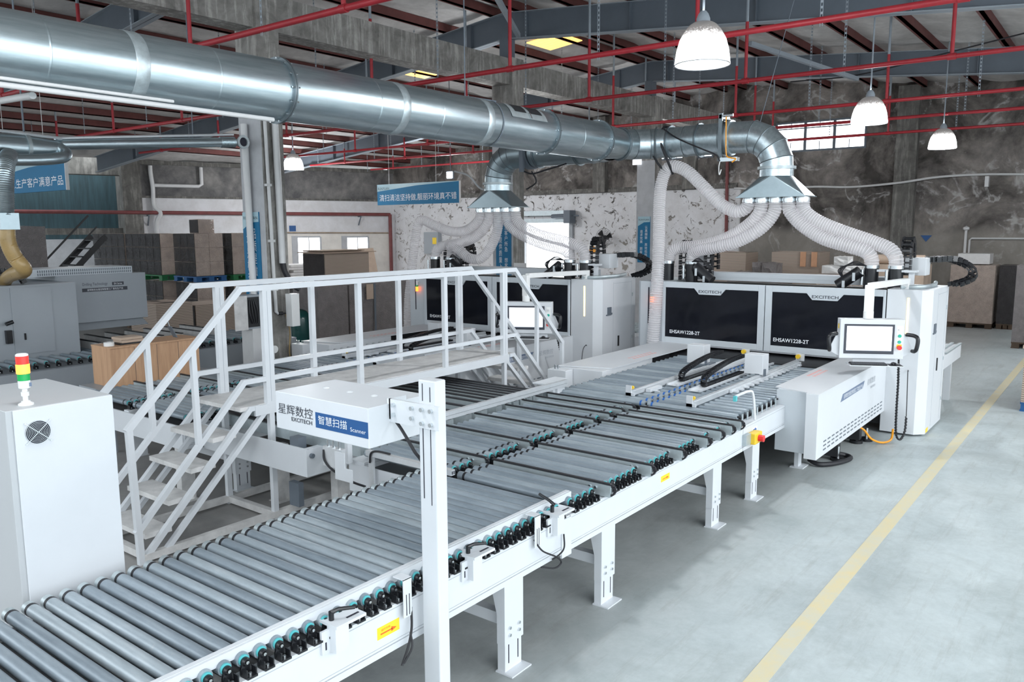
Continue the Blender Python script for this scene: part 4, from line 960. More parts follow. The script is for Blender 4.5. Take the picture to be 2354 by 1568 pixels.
    for s in (-1, 1):
        yb = s*(W_+0.02)
        part('grip_plate', L(MB().prism([(s*W_, 1.30), (s*(W_+0.12), 1.37), (s*(W_+0.03), 1.58), (s*W_, 1.60)], 'x', 0.0, 0.02)), SAWW, pb)
        h = MB().tube(bez([(-0.0, s*(W_+0.03), 1.58), (-0.06, s*(W_+0.11), 1.57), (-0.09, s*(W_+0.14), 1.53), (-0.09, s*(W_+0.13), 1.42), (-0.05, s*(W_+0.12), 1.38), (0.0, s*(W_+0.11), 1.375)], 8), 0.024, 10)
        part('grip', L(h), BLACK, pb)
    tr_ = part('keyboard_tray', L(MB().box(-0.20, 0.02, -0.345, 0.28, 1.205, 1.213).box(0.02, 0.03, -0.3, 0.2, 1.205, 1.29)), SAWW, pb)
    # coiled lead from the panel to the tower
    coil = MB(); base = resample(bez([(11.0, 2.28, 1.22), (11.15, 2.30, 0.9), (11.2, 2.31, 0.55), (11.3, 2.32, 0.2), (11.45, 2.30, 0.08), (11.62, 2.28, 0.16), (11.66, 2.28, 0.36)], 20), 0.006)
    part('lead_wire', MB().tube(base[::4], 0.012, 8), RUBBER, t)
    cp = [p+Vector((cos(i*0.9), 0.6*sin(i*0.9), sin(i*0.9)*0.2))*0.022 for i, p in enumerate(base[10:])]
    part('coiled_lead', MB().tube(cp, 0.006, 5), RUBBER, t)
    part('thin_lead', wire([(11.66, 2.28, 0.36), (11.75, 2.3, 0.5), (11.85, 2.33, 0.85), (11.99, 2.36, 0.93), (12.02, 2.36, 0.92)], 0.006), RUBBER, t)
    part('orange_cable', wire([(10.55, 2.76, 0.29), (10.8, 2.70, 0.33), (11.05, 2.66, 0.24), (11.2, 2.60, 0.10), (11.35, 2.50, 0.03), (11.5, 2.42, 0.05), (11.5, 2.40, 0.2)], 0.014), ORANGE, t)
    part('floor_cable', wire([(9.9, 3.0, 0.05), (9.8, 2.85, 0.04), (10.0, 2.70, 0.035), (10.3, 2.62, 0.035), (10.42, 2.72, 0.035), (10.2, 2.9, 0.1)], 0.03), RUBBER, t)
    # outfeed end seen past the tower
    part('outfeed_table', MB().box(13.3, 15.2, 2.2, 6.4, 0.72, 0.93), SAWW, t)
    o = MB()
    for i in range(9): o.box(13.9, 15.25, 2.2+i*0.12, 2.24+i*0.12, 0.935, 0.955)
    part('outfeed_belt', o, TEAL if False else GALVP, t)
    part('outfeed_leg', MB().box(15.0, 15.1, 2.3, 2.4, 0, 0.72), SAWW, t); part('outfeed_leg', MB().box(15.0, 15.1, 6.0, 6.1, 0, 0.72), SAWW, t)
    return t
s1 = saw('front beam saw with two tinted glass doors, nearest the yellow aisle line')
DX, DY = -0.50, 4.92
s2 = copy_tree(s1, None, (DX, DY, 0))
s2['label'] = 'rear beam saw partly hidden behind the white crossover railings'

# keyboards and mice lying on the trays
def keyboard(off, which):
    PM = Matrix.Translation((10.57, 2.52, 0)) @ Matrix.Rotation(atan2(-0.673, 0.35)+pi/2, 4, 'Z')
    O = Matrix.Translation(off) @ PM
    p = O @ Vector((-0.1, 0.05, 1.213))
    t = thing('keyboard', 'black keyboard on the tray under the %s saw panel' % which, 'keyboard', p)
    part('case', MB().box(-0.185, -0.035, -0.16, 0.26, 1.2135, 1.228).xf(O), BLACK, t, bevel=0.003)
    k = MB()
    for r_ in range(5):
        for c in range(17): k.box(-0.18+r_*0.028, -0.158+r_*0.028, -0.155+c*0.0243, -0.135+c*0.0243, 1.228, 1.236)
    part('keys', k.xf(O), M('dark_grey_keys', (0.05, 0.052, 0.06), 0.4, var=0.05), t)
    p = O @ Vector((-0.11, -0.25, 1.213))
    m = thing('computer_mouse', 'black mouse beside the keyboard of the %s saw' % which, 'mouse', p)
    part('mouse_shell', MB().lathe((0, 0, 0), [(0.034, 0), (0.036, 0.012), (0.028, 0.028), (0.012, 0.036), (0.0, 0.037)], 16).xf(O @ Matrix.Translation((-0.11, -0.25, 1.2135)) @ Matrix.Diagonal((1.6, 1, 1, 1))), BLACK, m)
    part('mouse_mat', MB().box(-0.19, -0.03, -0.34, -0.19, 1.2132, 1.216).xf(O), RUBBER, m)
keyboard((0, 0, 0), 'front'); keyboard((DX, DY, 0), 'rear')
# ------------------------------------------------------------------ extraction duct overhead
DYY, DZ, DR = 6.9, 4.27, 0.29
t = thing('main_duct', 'big galvanised extraction duct crossing the whole hall overhead', 'duct', (6.0, DYY, DZ))
def flange(mb, c, r, axis, w=0.018, h=0.032):
    return mb.lathe(c, [(r-0.004, -w), (r+h, -w), (r+h, -0.004), (r+h-0.004, -0.004), (r+h-0.004, 0.004), (r+h, 0.004), (r+h, w), (r-0.004, w)], 40, axis)
xs_ = [-0.6, 1.55, 2.9, 3.62, 4.35, 5.14, 6.3, 7.3, 8.15, 9.69, 10.4, 11.17]
for a, b in zip(xs_, xs_[1:]):
    part('pipe_section', MB().lathe((0, DYY, DZ), [(DR, a+0.004), (DR, b-0.004)], 48, 'x').lathe((0, DYY, DZ), [(DR, b-0.012), (DR+0.0035, b-0.006), (DR+0.0035, b+0.002), (DR, b+0.006)], 48, 'x'), GALV, t)
for x in (5.14, 9.69, 11.17):
    f = flange(MB(), (x, DYY, DZ), DR, 'x'); o = part('duct_flange', f, FLANGE, t)
    for k in range(14):
        b = MB(); a = 2*pi*k/14; b.cyl((x-0.045, DYY+cos(a)*(DR+0.018), DZ+sin(a)*(DR+0.018)), (x+0.045, DYY+cos(a)*(DR+0.018), DZ+sin(a)*(DR+0.018)), 0.009, 6)
        part('flange_bolt', b, STEEL, o)
for x in (3.62, 6.68, 8.2): part('sealing_band', MB().lathe((x, DYY, DZ), [(DR+0.001, -0.06), (DR+0.005, -0.055), (DR+0.005, 0.055), (DR+0.001, 0.06)], 48, 'x'), TAPE, t)
# inspection hatch on the upper side
h = MB()
for k in range(7):
    a = 0.62+0.62*k/6
    pass
def arcpatch(mb, x0, x1, a0, a1, r, n=8):
    vs = []
    for k in range(n+1):
        a = a0+(a1-a0)*k/n; vs += [(x0, DYY-cos(a)*r, DZ+sin(a)*r), (x1, DYY-cos(a)*r, DZ+sin(a)*r)]
    return mb.add(vs, [(2*k, 2*k+1, 2*k+3, 2*k+2) for k in range(n)], True)
hp = part('inspection_hatch', arcpatch(MB(), 8.62, 9.42, 0.30, 1.20, DR+0.006), GALVP, t)
part('hatch_opening', arcpatch(arcpatch(MB(), 8.72, 8.98, 0.60, 1.12, DR+0.010), 9.06, 9.34, 0.60, 1.12, DR+0.010), DARK, hp)
part('hatch_latch', MB().bar((9.02, DYY-cos(0.58)*(DR+0.02), DZ+sin(0.58)*(DR+0.02)), (9.02, DYY-cos(0.30)*(DR+0.02), DZ+sin(0.30)*(DR+0.02)), 0.025), STEEL, hp)
part('reducer', MB().lathe((0, DYY, DZ), [(DR, 11.18), (0.245, 11.75), (0.245, 11.85)], 40, 'x'), GALV, t)
part('hanger_wire', MB().tube([(8.0, DYY, DZ+DR), (8.0, DYY, 7.0)], 0.008, 6).tube([(8.0, DYY, DZ+DR), (8.5, DYY-0.1, DZ+DR-0.01)], 0.012, 6), RAFT, t)
part('hanger_strap', MB().lathe((8.42, DYY, DZ), [(DR+0.006, -0.012), (DR+0.008, 0.012)], 40, 'x'), RAFT, t)

def mitre_elbow(parent, pts, r, name='elbow_segment', m=None):
    """lobster-back elbow: a straight tube piece between each pair of points, cut on the mitre planes"""
    P = [Vector(p) for p in pts]; seg = 32
    T = [(b-a).normalized() for a, b in zip(P, P[1:])]
    rings = []
    side = T[0].cross(T[-1]); side = side.normalized() if side.length > 1e-4 else Vector((1, 0, 0))
    for i, p in enumerate(P):
        t0 = T[max(0, i-1)]; t1 = T[min(len(T)-1, i)]; nrm = (t0+t1).normalized(); a = side; b = nrm.cross(a).normalized()
        k = 1/max(0.3, nrm.dot(t1)); rings.append([p+a*cos(2*pi*q/seg)*r+b*sin(2*pi*q/seg)*r*k for q in range(seg)])
    for i in range(len(P)-1):
        mb = MB(); mb.add(rings[i]+rings[i+1], [(q, (q+1) % seg, (q+1) % seg+seg, q+seg) for q in range(seg)], True)
        part(name, mb, m or GALV, parent)
        rb = MB().tube(rings[i+1]+[rings[i+1][0]], 0.008, 6, cap=False)
        part('seam', rb, FLANGE, parent)
def hood(parent, cx, cy, zt, zb, r):
    part('neck', MB().lathe((cx, cy, 0), [(r, zt+0.12), (r, zt)], 32), GALV, parent)
    part('neck_flange', MB().lathe((cx, cy, zt+0.13), [(r, -0.02), (r+0.035, -0.02), (r+0.035, 0.02), (r, 0.02)], 32), GALVP, parent)
    hx, hy = 0.26, 0.525; hm = MB(); n = 8
    cs = [(1, 1), (-1, 1), (-1, -1), (1, -1)]
    P = lambda a: (cx+r*cos(a), cy+r*sin(a), zt)
    for q, (i, j) in enumerate(cs):
        a0 = q*pi/2; C = (cx+hx*i, cy+hy*j, zb)
        for k in range(n): hm.add([P(a0+pi/2*k/n), P(a0+pi/2*(k+1)/n), C], [(0, 1, 2)], True)
        i2, j2 = cs[(q+1) % 4]; hm.add([P(a0+pi/2), (cx+hx*i2, cy+hy*j2, zb), C], [(0, 1, 2)])
    hm.box(cx-hx-0.01, cx+hx+0.01, cy-hy-0.015, cy+hy+0.015, zb-0.012, zb)
    part('hood', hm, HOOD, parent)
    for i in range(5):
        y = cy+0.42-0.21*i
        part('spigot', MB().cyl((cx, y, zb-0.09), (cx, y, zb-0.01), 0.098, 20).lathe((cx, y, zb-0.05), [(0.098, -0.02), (0.107, -0.02), (0.107, 0.02), (0.098, 0.02)], 20), STEEL, parent)
BR = 0.245
# branch to the front saw
t = thing('branch_duct', 'galvanised branch duct with curved elbow and hood above the front saw', 'duct', (12.5, 5.5, 4.3))
mitre_elbow(t, [(11.85, 6.9, 4.27), (12.15, 6.82, 4.28), (12.38, 6.60, 4.29), (12.48, 6.30, 4.30), (12.5, 6.0, 4.30)], BR)
part('pipe_section', MB().lathe((12.5, 0, 4.305), [(BR, 6.0), (BR, 5.36)], 40, 'y'), GALV, t)
for c_, d_ in (((11.88, 6.893, 4.27), (1, -0.2, 0)), ((12.42, 6.50, 4.295), (0.36, -0.93, 0))):
    d_ = Vector(d_).normalized(); a_ = d_.cross(Vector((0, 0, 1)))
    part('duct_flange', MB().tube([Vector(c_)+(a_*cos(2*pi*k/32)+Vector((0, 0, 1))*sin(2*pi*k/32))*(BR+0.010) for k in range(33)], 0.020, 6, cap=False), FLANGE, t)
for y in (6.25, 5.75): part('duct_flange', flange(MB(), (12.5 if y < 6 else 12.48, y, 4.302), BR, 'y', 0.016, 0.028), FLANGE, t)
gt = part('blast_gate', MB().lathe((12.5, 5.30, 4.305), [(BR-0.01, -0.06), (BR+0.04, -0.06), (BR+0.04, -0.03), (BR, -0.03), (BR, 0.03), (BR+0.04, 0.03), (BR+0.04, 0.06), (BR-0.01, 0.06)], 36, 'y')
          .box(12.22, 12.26, 5.27, 5.33, 3.93, 4.66).box(12.22, 12.55, 5.28, 5.32, 4.58, 4.64), FLANGE, t)
part('gate_cylinder', MB().cyl((12.24, 5.10, 4.62), (12.24, 5.26, 4.62), 0.022, 10).box(12.2, 12.3, 5.0, 5.28, 3.92, 3.98), STEEL, gt)
part('gate_cable', wire([(12.21, 5.2, 4.6), (12.2, 5.19, 4.3), (12.19, 5.17, 4.02), (12.19, 5.1, 3.97), (12.2, 5.02, 3.95), (12.2, 5.08, 3.90)], 0.010), ORANGE, gt)
part('gate_leads', wire([(12.23, 5.28, 3.95), (12.22, 5.3, 3.85), (12.22, 5.29, 3.72), (12.22, 5.26, 3.80)], 0.008), WHITEP, gt)
cy1 = 4.48
el = [(12.5, 5.24, 4.305)]
for k in range(4):
    a = (k+0.5)/4*pi/2; R = 0.48; el.append((12.5, cy1+R-R*sin(a)*1.0 if False else cy1+R*(1-sin(a)), 4.305-R*(1-cos(a))))
el.append((12.5, cy1, 3.79))
mitre_elbow(t, el, BR)
part('elbow_flange', flange(MB(), (12.5, 5.22, 4.305), BR, 'y', 0.02, 0.03), GALVP, t)
hood(t, 12.5, cy1, 3.67, 3.365, BR+0.005)
part('hanger_wire', MB().tube([(12.45, 4.75, 4.5), (12.5, 4.2, 6.7)], 0.006, 6), RAFT, t)
# branch to the rear saw
HX = 12.0; cy2 = 9.57
t2 = thing('branch_duct', 'galvanised branch duct with elbow and hood above the rear saw', 'duct', (HX, 8.5, 4.25))
mitre_elbow(t2, [(11.7, 6.98, 4.24), (11.86, 7.2, 4.24), (11.96, 7.45, 4.24), (HX, 7.75, 4.24)], BR, m=HOOD)
part('pipe_section', MB().lathe((HX, 0, 4.24), [(BR, 7.75), (BR, 8.72)], 40, 'y'), HOOD, t2)
for y in (7.75, 8.6): part('duct_flange', flange(MB(), (HX, y, 4.24), BR, 'y', 0.016, 0.028), FLANGE, t2)
gt = part('blast_gate', MB().lathe((HX, 8.80, 4.24), [(BR-0.01, -0.06), (BR+0.04, -0.06), (BR+0.04, 0.06), (BR-0.01, 0.06)], 36, 'y').box(HX-0.30, HX-0.25, 8.76, 8.84, 3.90, 4.55), RAFT, t2)
part('gate_leads', wire([(HX-0.25, 8.8, 3.92), (HX-0.24, 8.6, 3.86), (HX-0.2, 8.3, 3.92), (HX-0.2, 7.9, 4.0)], 0.014).tube(bez([(HX-0.25, 8.6, 3.9), (HX-0.25, 8.5, 3.72), (HX-0.25, 8.65, 3.62), (HX-0.2, 8.75, 3.6)], 8), 0.014, 8), RUBBER, gt)
el = [(HX, 8.88, 4.24)]
for k in range(5):
    a = (k+0.5)/5*pi/2; R = 0.46; el.append((HX, cy2-R*(1-sin(a)), 4.24-R*(1-cos(a))))
el.append((HX, cy2, 3.72))
mitre_elbow(t2, el, BR, m=HOOD)
hood(t2, HX, cy2, 3.60, 3.30, BR+0.005)

# ------------------------------------------------------------------ clear ribbed hoses
hose_i = {'front': ['clear ribbed hose looping over the black strap and down beside the front saw',
                    'clear ribbed hose from the front hood to the leftmost black spigot of the front saw',
                    'clear ribbed hose from the middle of the front hood to the second black spigot',
                    'clear ribbed hose from the front hood to the third black spigot',
                    'clear ribbed hose from the right end of the front hood to the rightmost black spigot'],
          'rear': ['clear ribbed hose from the rear hood, kinked and hanging down beside the rear saw',
                   'clear ribbed hose from the rear hood to the leftmost black spigot of the rear saw',
                   'clear ribbed hose sagging low behind the crossover rail at the rear saw',
                   'lower left of the two clear ribbed hoses crossing the bright doorway',
                   'upper right of the two clear ribbed hoses crossing the bright doorway']}
def hose(label, pts, r, loc, group):
    p = resample(bez(pts, 16), 0.0095)
    rs = [r*(1+0.022*(1 if (i % 4) in (0,) else (0 if i % 4 in (1, 3) else -0.8))) for i in range(len(p))]
    o = thing('flexible_hose', label, 'hose', loc, group)
    a = MB().tube(p, rs, 16, cap=False); part('hose_wall', a, HOSE, o)
    # the steel wire spiral
    sp = []; n = len(p); T0 = (p[1]-p[0]).normalized(); u = T0.cross(Vector((1, 0, 0.01))).normalized()
    step = 0.0115*4
    w = MB()
    for i in range(0, n, 4):
        t_ = (p[min(i+1, n-1)]-p[max(i-1, 0)]).normalized(); u = (u-t_*u.dot(t_)).normalized(); v = t_.cross(u)
        q = [p[i]+(u*cos(2*pi*k/14)+v*sin(2*pi*k/14))*r*1.025 for k in range(15)]
        w.tube(q, 0.0042, 4, cap=False)
    part('wire_spiral', w, HOSEW, o)
    return o
F = [[(12.5, 4.90, 3.30), (12.5, 4.95, 3.20), (12.49, 5.10, 3.15), (12.48, 5.35, 3.26), (12.45, 5.62, 3.52), (12.42, 5.95, 3.82), (12.40, 6.22, 3.90), (12.38, 6.35, 3.72), (12.28, 6.35, 3.35), (12.05, 6.23, 2.6), (11.88, 6.16, 1.95), (11.86, 6.19, 1.3), (11.86, 6.22, 0.75), (11.86, 6.24, 0.12)],
     [(12.5, 4.69, 3.30), (12.5, 4.74, 3.10), (12.52, 4.95, 2.90), (12.54, 5.28, 2.72), (12.54, 5.70, 2.60), (12.52, 6.05, 2.57), (12.50, 6.23, 2.50), (12.5, 6.28, 2.33)],
     [(12.5, 4.48, 3.30), (12.5, 4.50, 3.12), (12.45, 4.68, 2.88), (12.38, 5.02, 2.68), (12.36, 5.40, 2.58), (12.42, 5.70, 2.53), (12.49, 5.83, 2.46), (12.5, 5.845, 2.33)],
     [(12.5, 4.27, 3.30), (12.5, 4.25, 3.14), (12.48, 4.05, 2.93), (12.46, 3.72, 2.73), (12.46, 3.36, 2.62), (12.48, 3.12, 2.54), (12.5, 3.04, 2.44), (12.5, 3.03, 2.33)],
     [(12.5, 4.06, 3.30), (12.5, 4.03, 3.14), (12.52, 3.82, 2.98), (12.55, 3.45, 2.82), (12.55, 3.05, 2.68), (12.53, 2.80, 2.57), (12.5, 2.71, 2.45), (12.5, 2.70, 2.33)]]
for i, p in enumerate(F): hose(hose_i['front'][i], p, 0.098, p[0], 'clear hoses of the front saw')
def RX(y, z, x=12.0): return (x, y, z)
sp_ = [cy2+0.42-0.21*i for i in range(5)]
G = [[RX(sp_[0], 3.22), RX(sp_[0]+0.06, 3.05), RX(10.35, 2.87), RX(10.75, 2.85), RX(11.2, 2.97), RX(11.55, 3.08), RX(11.68, 2.95), (11.95, 11.72, 2.6), (11.9, 11.78, 2.0), (11.8, 11.8, 1.2), (11.8, 11.8, 0.12)],
     [RX(sp_[1], 3.22), RX(sp_[1]+0.05, 3.0), RX(10.1, 2.76), RX(10.5, 2.63), (12.0, 10.9, 2.58), (12.0, 11.13, 2.50), (12.0, 11.2, 2.33)],
     [RX(sp_[2], 3.22), RX(sp_[2]+0.0, 2.95), RX(9.72, 2.60), (11.95, 9.95, 2.34), (11.9, 10.22, 2.34), (11.92, 10.5, 2.50), (11.97, 10.72, 2.55), (12.0, 10.76, 2.45), (12.0, 10.765, 2.33)],
     [RX(sp_[3], 3.22), RX(sp_[3]-0.02, 3.02), RX(9.15, 2.85), RX(8.85, 2.72), (12.0, 8.45, 2.60), (12.0, 8.10, 2.53), (12.0, 7.96, 2.44), (12.0, 7.95, 2.33)],
     [RX(sp_[4], 3.22), RX(sp_[4]-0.03, 3.05), RX(8.95, 2.92), RX(8.6, 2.78), (12.03, 8.1, 2.67), (12.02, 7.78, 2.58), (12.0, 7.64, 2.46), (12.0, 7.62, 2.33)]]
for i, p in enumerate(G): hose(hose_i['rear'][i], p, 0.092, p[0], 'clear hoses of the rear saw')
o = solo('hose_strap', MB().tube(bez([(12.4, 6.18, 3.78), (12.28, 6.2, 3.95), (12.24, 6.33, 4.3), (12.40, 6.36, 4.545), (12.6, 6.3, 4.52)], 10), 0.022, 8).tube(bez([(12.38, 6.28, 3.78), (12.3, 6.4, 3.95), (12.3, 6.5, 4.1)], 8), 0.018, 8), RUBBER, 'black strap holding the looped hose up to the branch duct', 'strap', (12.4, 6.3, 4.2))
solo('hanging_cable', wire([(12.28, 6.3, 4.5), (12.2, 6.0, 4.32), (12.2, 5.6, 4.14), (12.2, 5.35, 4.03), (12.2, 5.28, 3.93)], 0.012), RUBBER, 'thin black cable draped along the front branch duct to its gate', 'cable', (12.2, 5.8, 4.1))
solo('hanging_cable', wire([(11.9, 10.55, 4.0), (11.9, 10.2, 3.9), (11.9, 9.95, 3.68), (11.9, 9.8, 3.62)], 0.018), ALU, 'silver flexible conduit drooping to the elbow of the rear branch duct', 'cable', (11.9, 10.2, 3.9))

# white plastic pipes under the duct
t = thing('pvc_pipe', 'pair of white plastic pipes clipped along the underside of the main duct', 'pipe', (3.0, 6.66, 3.98))
part('pipe', MB().cyl((-0.5, 6.64, 3.975), (4.95, 6.72, 3.955), 0.022, 10), PVC, t)
part('pipe', MB().cyl((-0.5, 6.60, 4.02), (3.9, 6.68, 4.0), 0.014, 10), PVC, t)
solo('pvc_pipe', MB().cyl((2.9, 7.0, 3.96), (3.5, 11.6, 4.28), 0.028, 10), PVC, 'white pipe slanting from the main duct towards the smaller duct on the left', 'pipe', (3.2, 9.0, 4.1))

# ------------------------------------------------------------------ sprinkler pipes
PX = [(6.74, 'nearest the camera, over the front of the crossover'), (10.88, 'crossing just before the second concrete column'), (14.42, 'passing behind the nearest hanging lamp'),
      (18.6, 'crossing above the barred window'), (21.6, 'running just over the barred window and the middle lamp'), (24.9, 'lowest in view, nearest the stained far wall')]
for i, (x, d_) in enumerate(PX):
    t = thing('sprinkler_pipe', 'long red sprinkler pipe %s' % d_, 'pipe', (x, 8, 5.5), 'red sprinkler pipes under the roof')
    part('pipe', MB().cyl((x, -2, 5.5), (x, 27, 5.5), 0.042 if i < 2 else 0.038, 12), REDP, t)
    for j in range(8):
        y = 1.1+3.3*j+(i % 3)*0.7
        zt = zraf(y)+0.77
        dr = part('drop_pipe', MB().cyl((x, y, 5.5), (x, y, 5.5+(zt-5.5)*0.55), 0.03, 10).cyl((x, y-0.06, 5.5), (x, y+0.06, 5.5), 0.052, 12), REDP, t)
        part('riser', MB().cyl((x, y, 5.5+(zt-5.5)*0.55), (x, y, zt), 0.026, 10), RAFTL, dr)
        y2 = y+1.6; zt = zraf(y2)+0.77
        st = MB(); z = 5.5
        st.box(x-0.012, x-0.006, y2-0.018, y2-0.013, 5.42, zt).box(x-0.012, x-0.006, y2+0.013, y2+0.018, 5.42, zt)
        while z < zt: st.box(x-0.012, x-0.006, y2-0.014, y2+0.014, z, z+0.03); z += 0.07
        part('strap_hanger', st, RAFTL, t)
t = thing('wall_pipe', 'dusty red fire main running along the grey left wall', 'pipe', wp(5, 3.6, -0.2))
part('pipe', MB().tube([wp(0.35, 3.60, -0.25), wp(34, 3.66, -0.25)], 0.075, 12), REDD, t)
part('riser', MB().tube([wp(0.35, 0, -0.25), wp(0.35, 3.60, -0.25)], 0.085, 12), REDD, t)
for k, tt in enumerate((1.9, 11.2)):
    part('pipe_bracket', MB().bar(wp(tt, 3.50, -0.33), wp(tt, 3.50, 0), 0.05).bar(wp(tt, 3.48, -0.3), wp(tt, 3.1, -0.02), 0.04), RAFT, t)
t = thing('waste_pipe', 'white bent waste pipe on the grey left wall with a horizontal leg', 'pipe', wp(11, 4.0, -0.15))
part('pipe', MB().tube(bez([wp(11.0, 5.5, -0.15), wp(11.0, 5.2, -0.15), wp(10.95, 4.6, -0.15), wp(10.95, 3.9, -0.15), wp(10.75, 3.6, -0.3), wp(10.9, 3.2, -0.2), wp(10.9, 2.2, -0.15)], 8), 0.085, 10), PVC, t)
part('branch', MB().tube([wp(10.9, 4.72, -0.15), wp(9.15, 4.72, -0.15), wp(9.02, 4.80, -0.15), wp(9.02, 5.5, -0.15)], 0.075, 10), PVC, t)
t = thing('wall_pipe', 'thin dark red riser at the edge of the white paint on the far wall', 'pipe', (XE-0.1, 11.75, 2.5))
part('pipe', MB().cyl((XE-0.12, 11.7, 0), (XE-0.12, 11.78, 5.3), 0.06, 10), REDD, t)
part('pressure_gauge', MB().cyl((XE-0.25, 12.05, 3.9), (XE-0.2, 12.05, 3.9), 0.09, 14), ALU, t)
t = thing('wall_pipe', 'white pipe with round cap and right-angle branch low on the stained wall', 'pipe', (XE-0.1, 4.1, 1.2))
part('pipe', MB().cyl((XE-0.1, 4.13, 0), (XE-0.1, 4.13, 2.8), 0.04, 10), PVC, t)
part('pipe_cap', MB().lathe((XE-0.1, 4.13, 2.82), [(0.0, -0.09), (0.09, -0.02), (0.09, 0.04), (0, 0.09)], 14), PVC, t)
part('branch', MB().tube([(XE-0.08, 4.02, 0), (XE-0.08, 4.02, 2.48), (XE-0.08, 3.97, 2.53), (XE-0.08, -2, 2.53)], 0.028, 8), PVC, t)
solo('wall_cable', MB().tube(bez([(XE-0.1, 11.5, 4.28), (XE-0.1, 10.3, 4.20), (XE-0.1, 8.7, 4.23), (XE-0.1, 7.5, 4.18), (XE-0.4, 6.0, 4.25), (XE-0.3, 5.0, 4.38), (XE-0.1, 3.8, 4.42), (XE-0.1, 2, 4.36), (XE-0.1, -1, 4.4)], 10), 0.035, 8).box(XE-0.2, XE, 3.62, 3.72, 4.05, 4.36), PVC, 'pale cable bundle sagging across the stained far wall', 'cable', (XE-0.1, 7, 4.2))
solo('roof_cable', wire([(21.1, 7.3, 6.55), (20.9, 5.6, 6.5), (20.0, 3.5, 6.6), (19.0, 1.0, 6.75), (18.6, -1, 6.9)], 0.016), RUBBER, 'black cable strung under the roof at the upper right', 'cable', (20, 3, 6.6))
solo('roof_strut', MB().bar((17.6, 7.0, 6.85), (21.0, 5.65, 6.42), 0.09), RAFTL, 'pale grey diagonal strut under the roof between two rafters', 'strut', (19.3, 6.3, 6.6))
solo('roof_strut', MB().bar((11.2, 9.2, 7.2), (14.55, 11.0, 7.05), 0.09), RAFTL, 'pale grey diagonal strut above the concrete beam at the top centre', 'strut', (12.9, 10.1, 7.1))

# ------------------------------------------------------------------ hanging lamps
LPS = [(8.73, 4.02, 4.70, 'largest hanging bell lamp, nearest the camera'), (15.48, 3.93, 4.70, 'middle bell lamp hanging in front of the barred window'),
       (21.50, 3.80, 4.70, 'smallest bell lamp on the right, in front of the dark stained wall'), (15.68, 20.4, 4.70, 'bell lamp hanging beside the big left-hand concrete column')]
for x, y, z, d_ in LPS:
    t = thing('bell_lamp', d_, 'lamp', (x, y, z), 'hanging bell lamps')
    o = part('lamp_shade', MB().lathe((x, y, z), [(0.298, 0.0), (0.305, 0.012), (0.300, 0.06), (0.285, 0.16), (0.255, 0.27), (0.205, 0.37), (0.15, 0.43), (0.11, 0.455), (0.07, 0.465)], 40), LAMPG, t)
    # the shade's own origin at its rim, so that the dust line sits on the upper half
    o.data.transform(Matrix.Translation((0, 0, 0)))
    part('rim_ring', MB().ring((x, y, z+0.004), 0.302, 0.007, 'z', 40, 6), STEEL, t)
    part('lamp_holder', MB().lathe((x, y, z), [(0.075, 0.455), (0.075, 0.50), (0.055, 0.55), (0.03, 0.58)], 18), RAFTL, t)
    part('suspension', MB().cyl((x, y, z+0.57), (x+0.02, y, zraf(y)+0.80), 0.014, 8), RAFTL, t)
    ld = bpy.data.lights.new('bulb', 'POINT'); ld.energy = 220; ld.shadow_soft_size = 0.15; ld.color = (0.93, 0.97, 1)
    lo = bpy.data.objects.new('bulb', ld); COL.objects.link(lo); lo.location = (0, 0, 0.15); lo.parent = t
t = thing('floodlight', 'small glaring white floodlight above the right end of the blue hanging banner', 'lamp', (18.6, 16.6, 4.5))
part('lamp_head', MB().box(18.5, 18.56, 16.48, 16.74, 4.40, 4.62), RAFT, t)
part('lit_face', MB().box(18.485, 18.499, 16.50, 16.72, 4.42, 4.60), WLED, t)
part('suspension', MB().cyl((18.53, 16.6, 4.62), (18.53, 16.6, 7.36), 0.012, 8), RAFT, t)
# ------------------------------------------------------------------ signs
def hang_banner(name, label, x, y0, y1, z0, z1, txt, logo=True):
    t = thing(name, label, 'sign', (x, (y0+y1)/2, z0), 'blue hanging banners')
    b = part('board', MB().box(x, x+0.05, y0, y1, z0, z1), SIGNB, t)
    hh = z1-z0
    part('pale_band', MB().prism([(y1, z1-0.34*hh), (y1, z1), (y0, z1), (y0, z1-0.02*hh), ((y0+y1)/2, z1-0.12*hh)], 'x', x-0.003, x), SIGNL, b)
    part('lettering', MB().text(txt, (x-0.001, y1-0.1, z0+0.17*hh), (0, -1, 0), (0, 0, 1), (y1-y0)-0.2, 0.34*hh), WTXT, b)
    if logo: part('logo_lettering', MB().text('RUNYUAN', (x-0.003, y1-0.04, z1-0.27*hh), (0, -1, 0), (0, 0, 1), 0.5, 0.13*hh), INK, b)
    part('edge_trim', MB().box(x-0.004, x+0.054, y0-0.02, y0, z0, z1), PVC, b)
    part('hanging_wire', MB().cyl((x+0.025, y0+0.3*(y1-y0)*0.9, z1), (x+0.025, y0+0.27*(y1-y0), zraf(y0+0.27*(y1-y0))+0.77), 0.006, 6).cyl((x+0.025, y1-0.15*(y1-y0), z1), (x+0.025, y1-0.15*(y1-y0), zraf(y1-0.15*(y1-y0))+0.77), 0.006, 6), PVC, t)
hang_banner('hanging_banner', 'blue hanging banner with white slogan at the middle of the hall, beside the rear hood', 18.0, 15.8, 19.25, 3.655, 4.294, '清扫清洁坚持做,靓丽环境真不错')
hang_banner('hanging_banner', 'blue hanging banner at the left edge, half hidden by the small duct', 7.0, 15.82, 18.95, 3.655, 4.2, '人管理.生产客户满意产品', False)
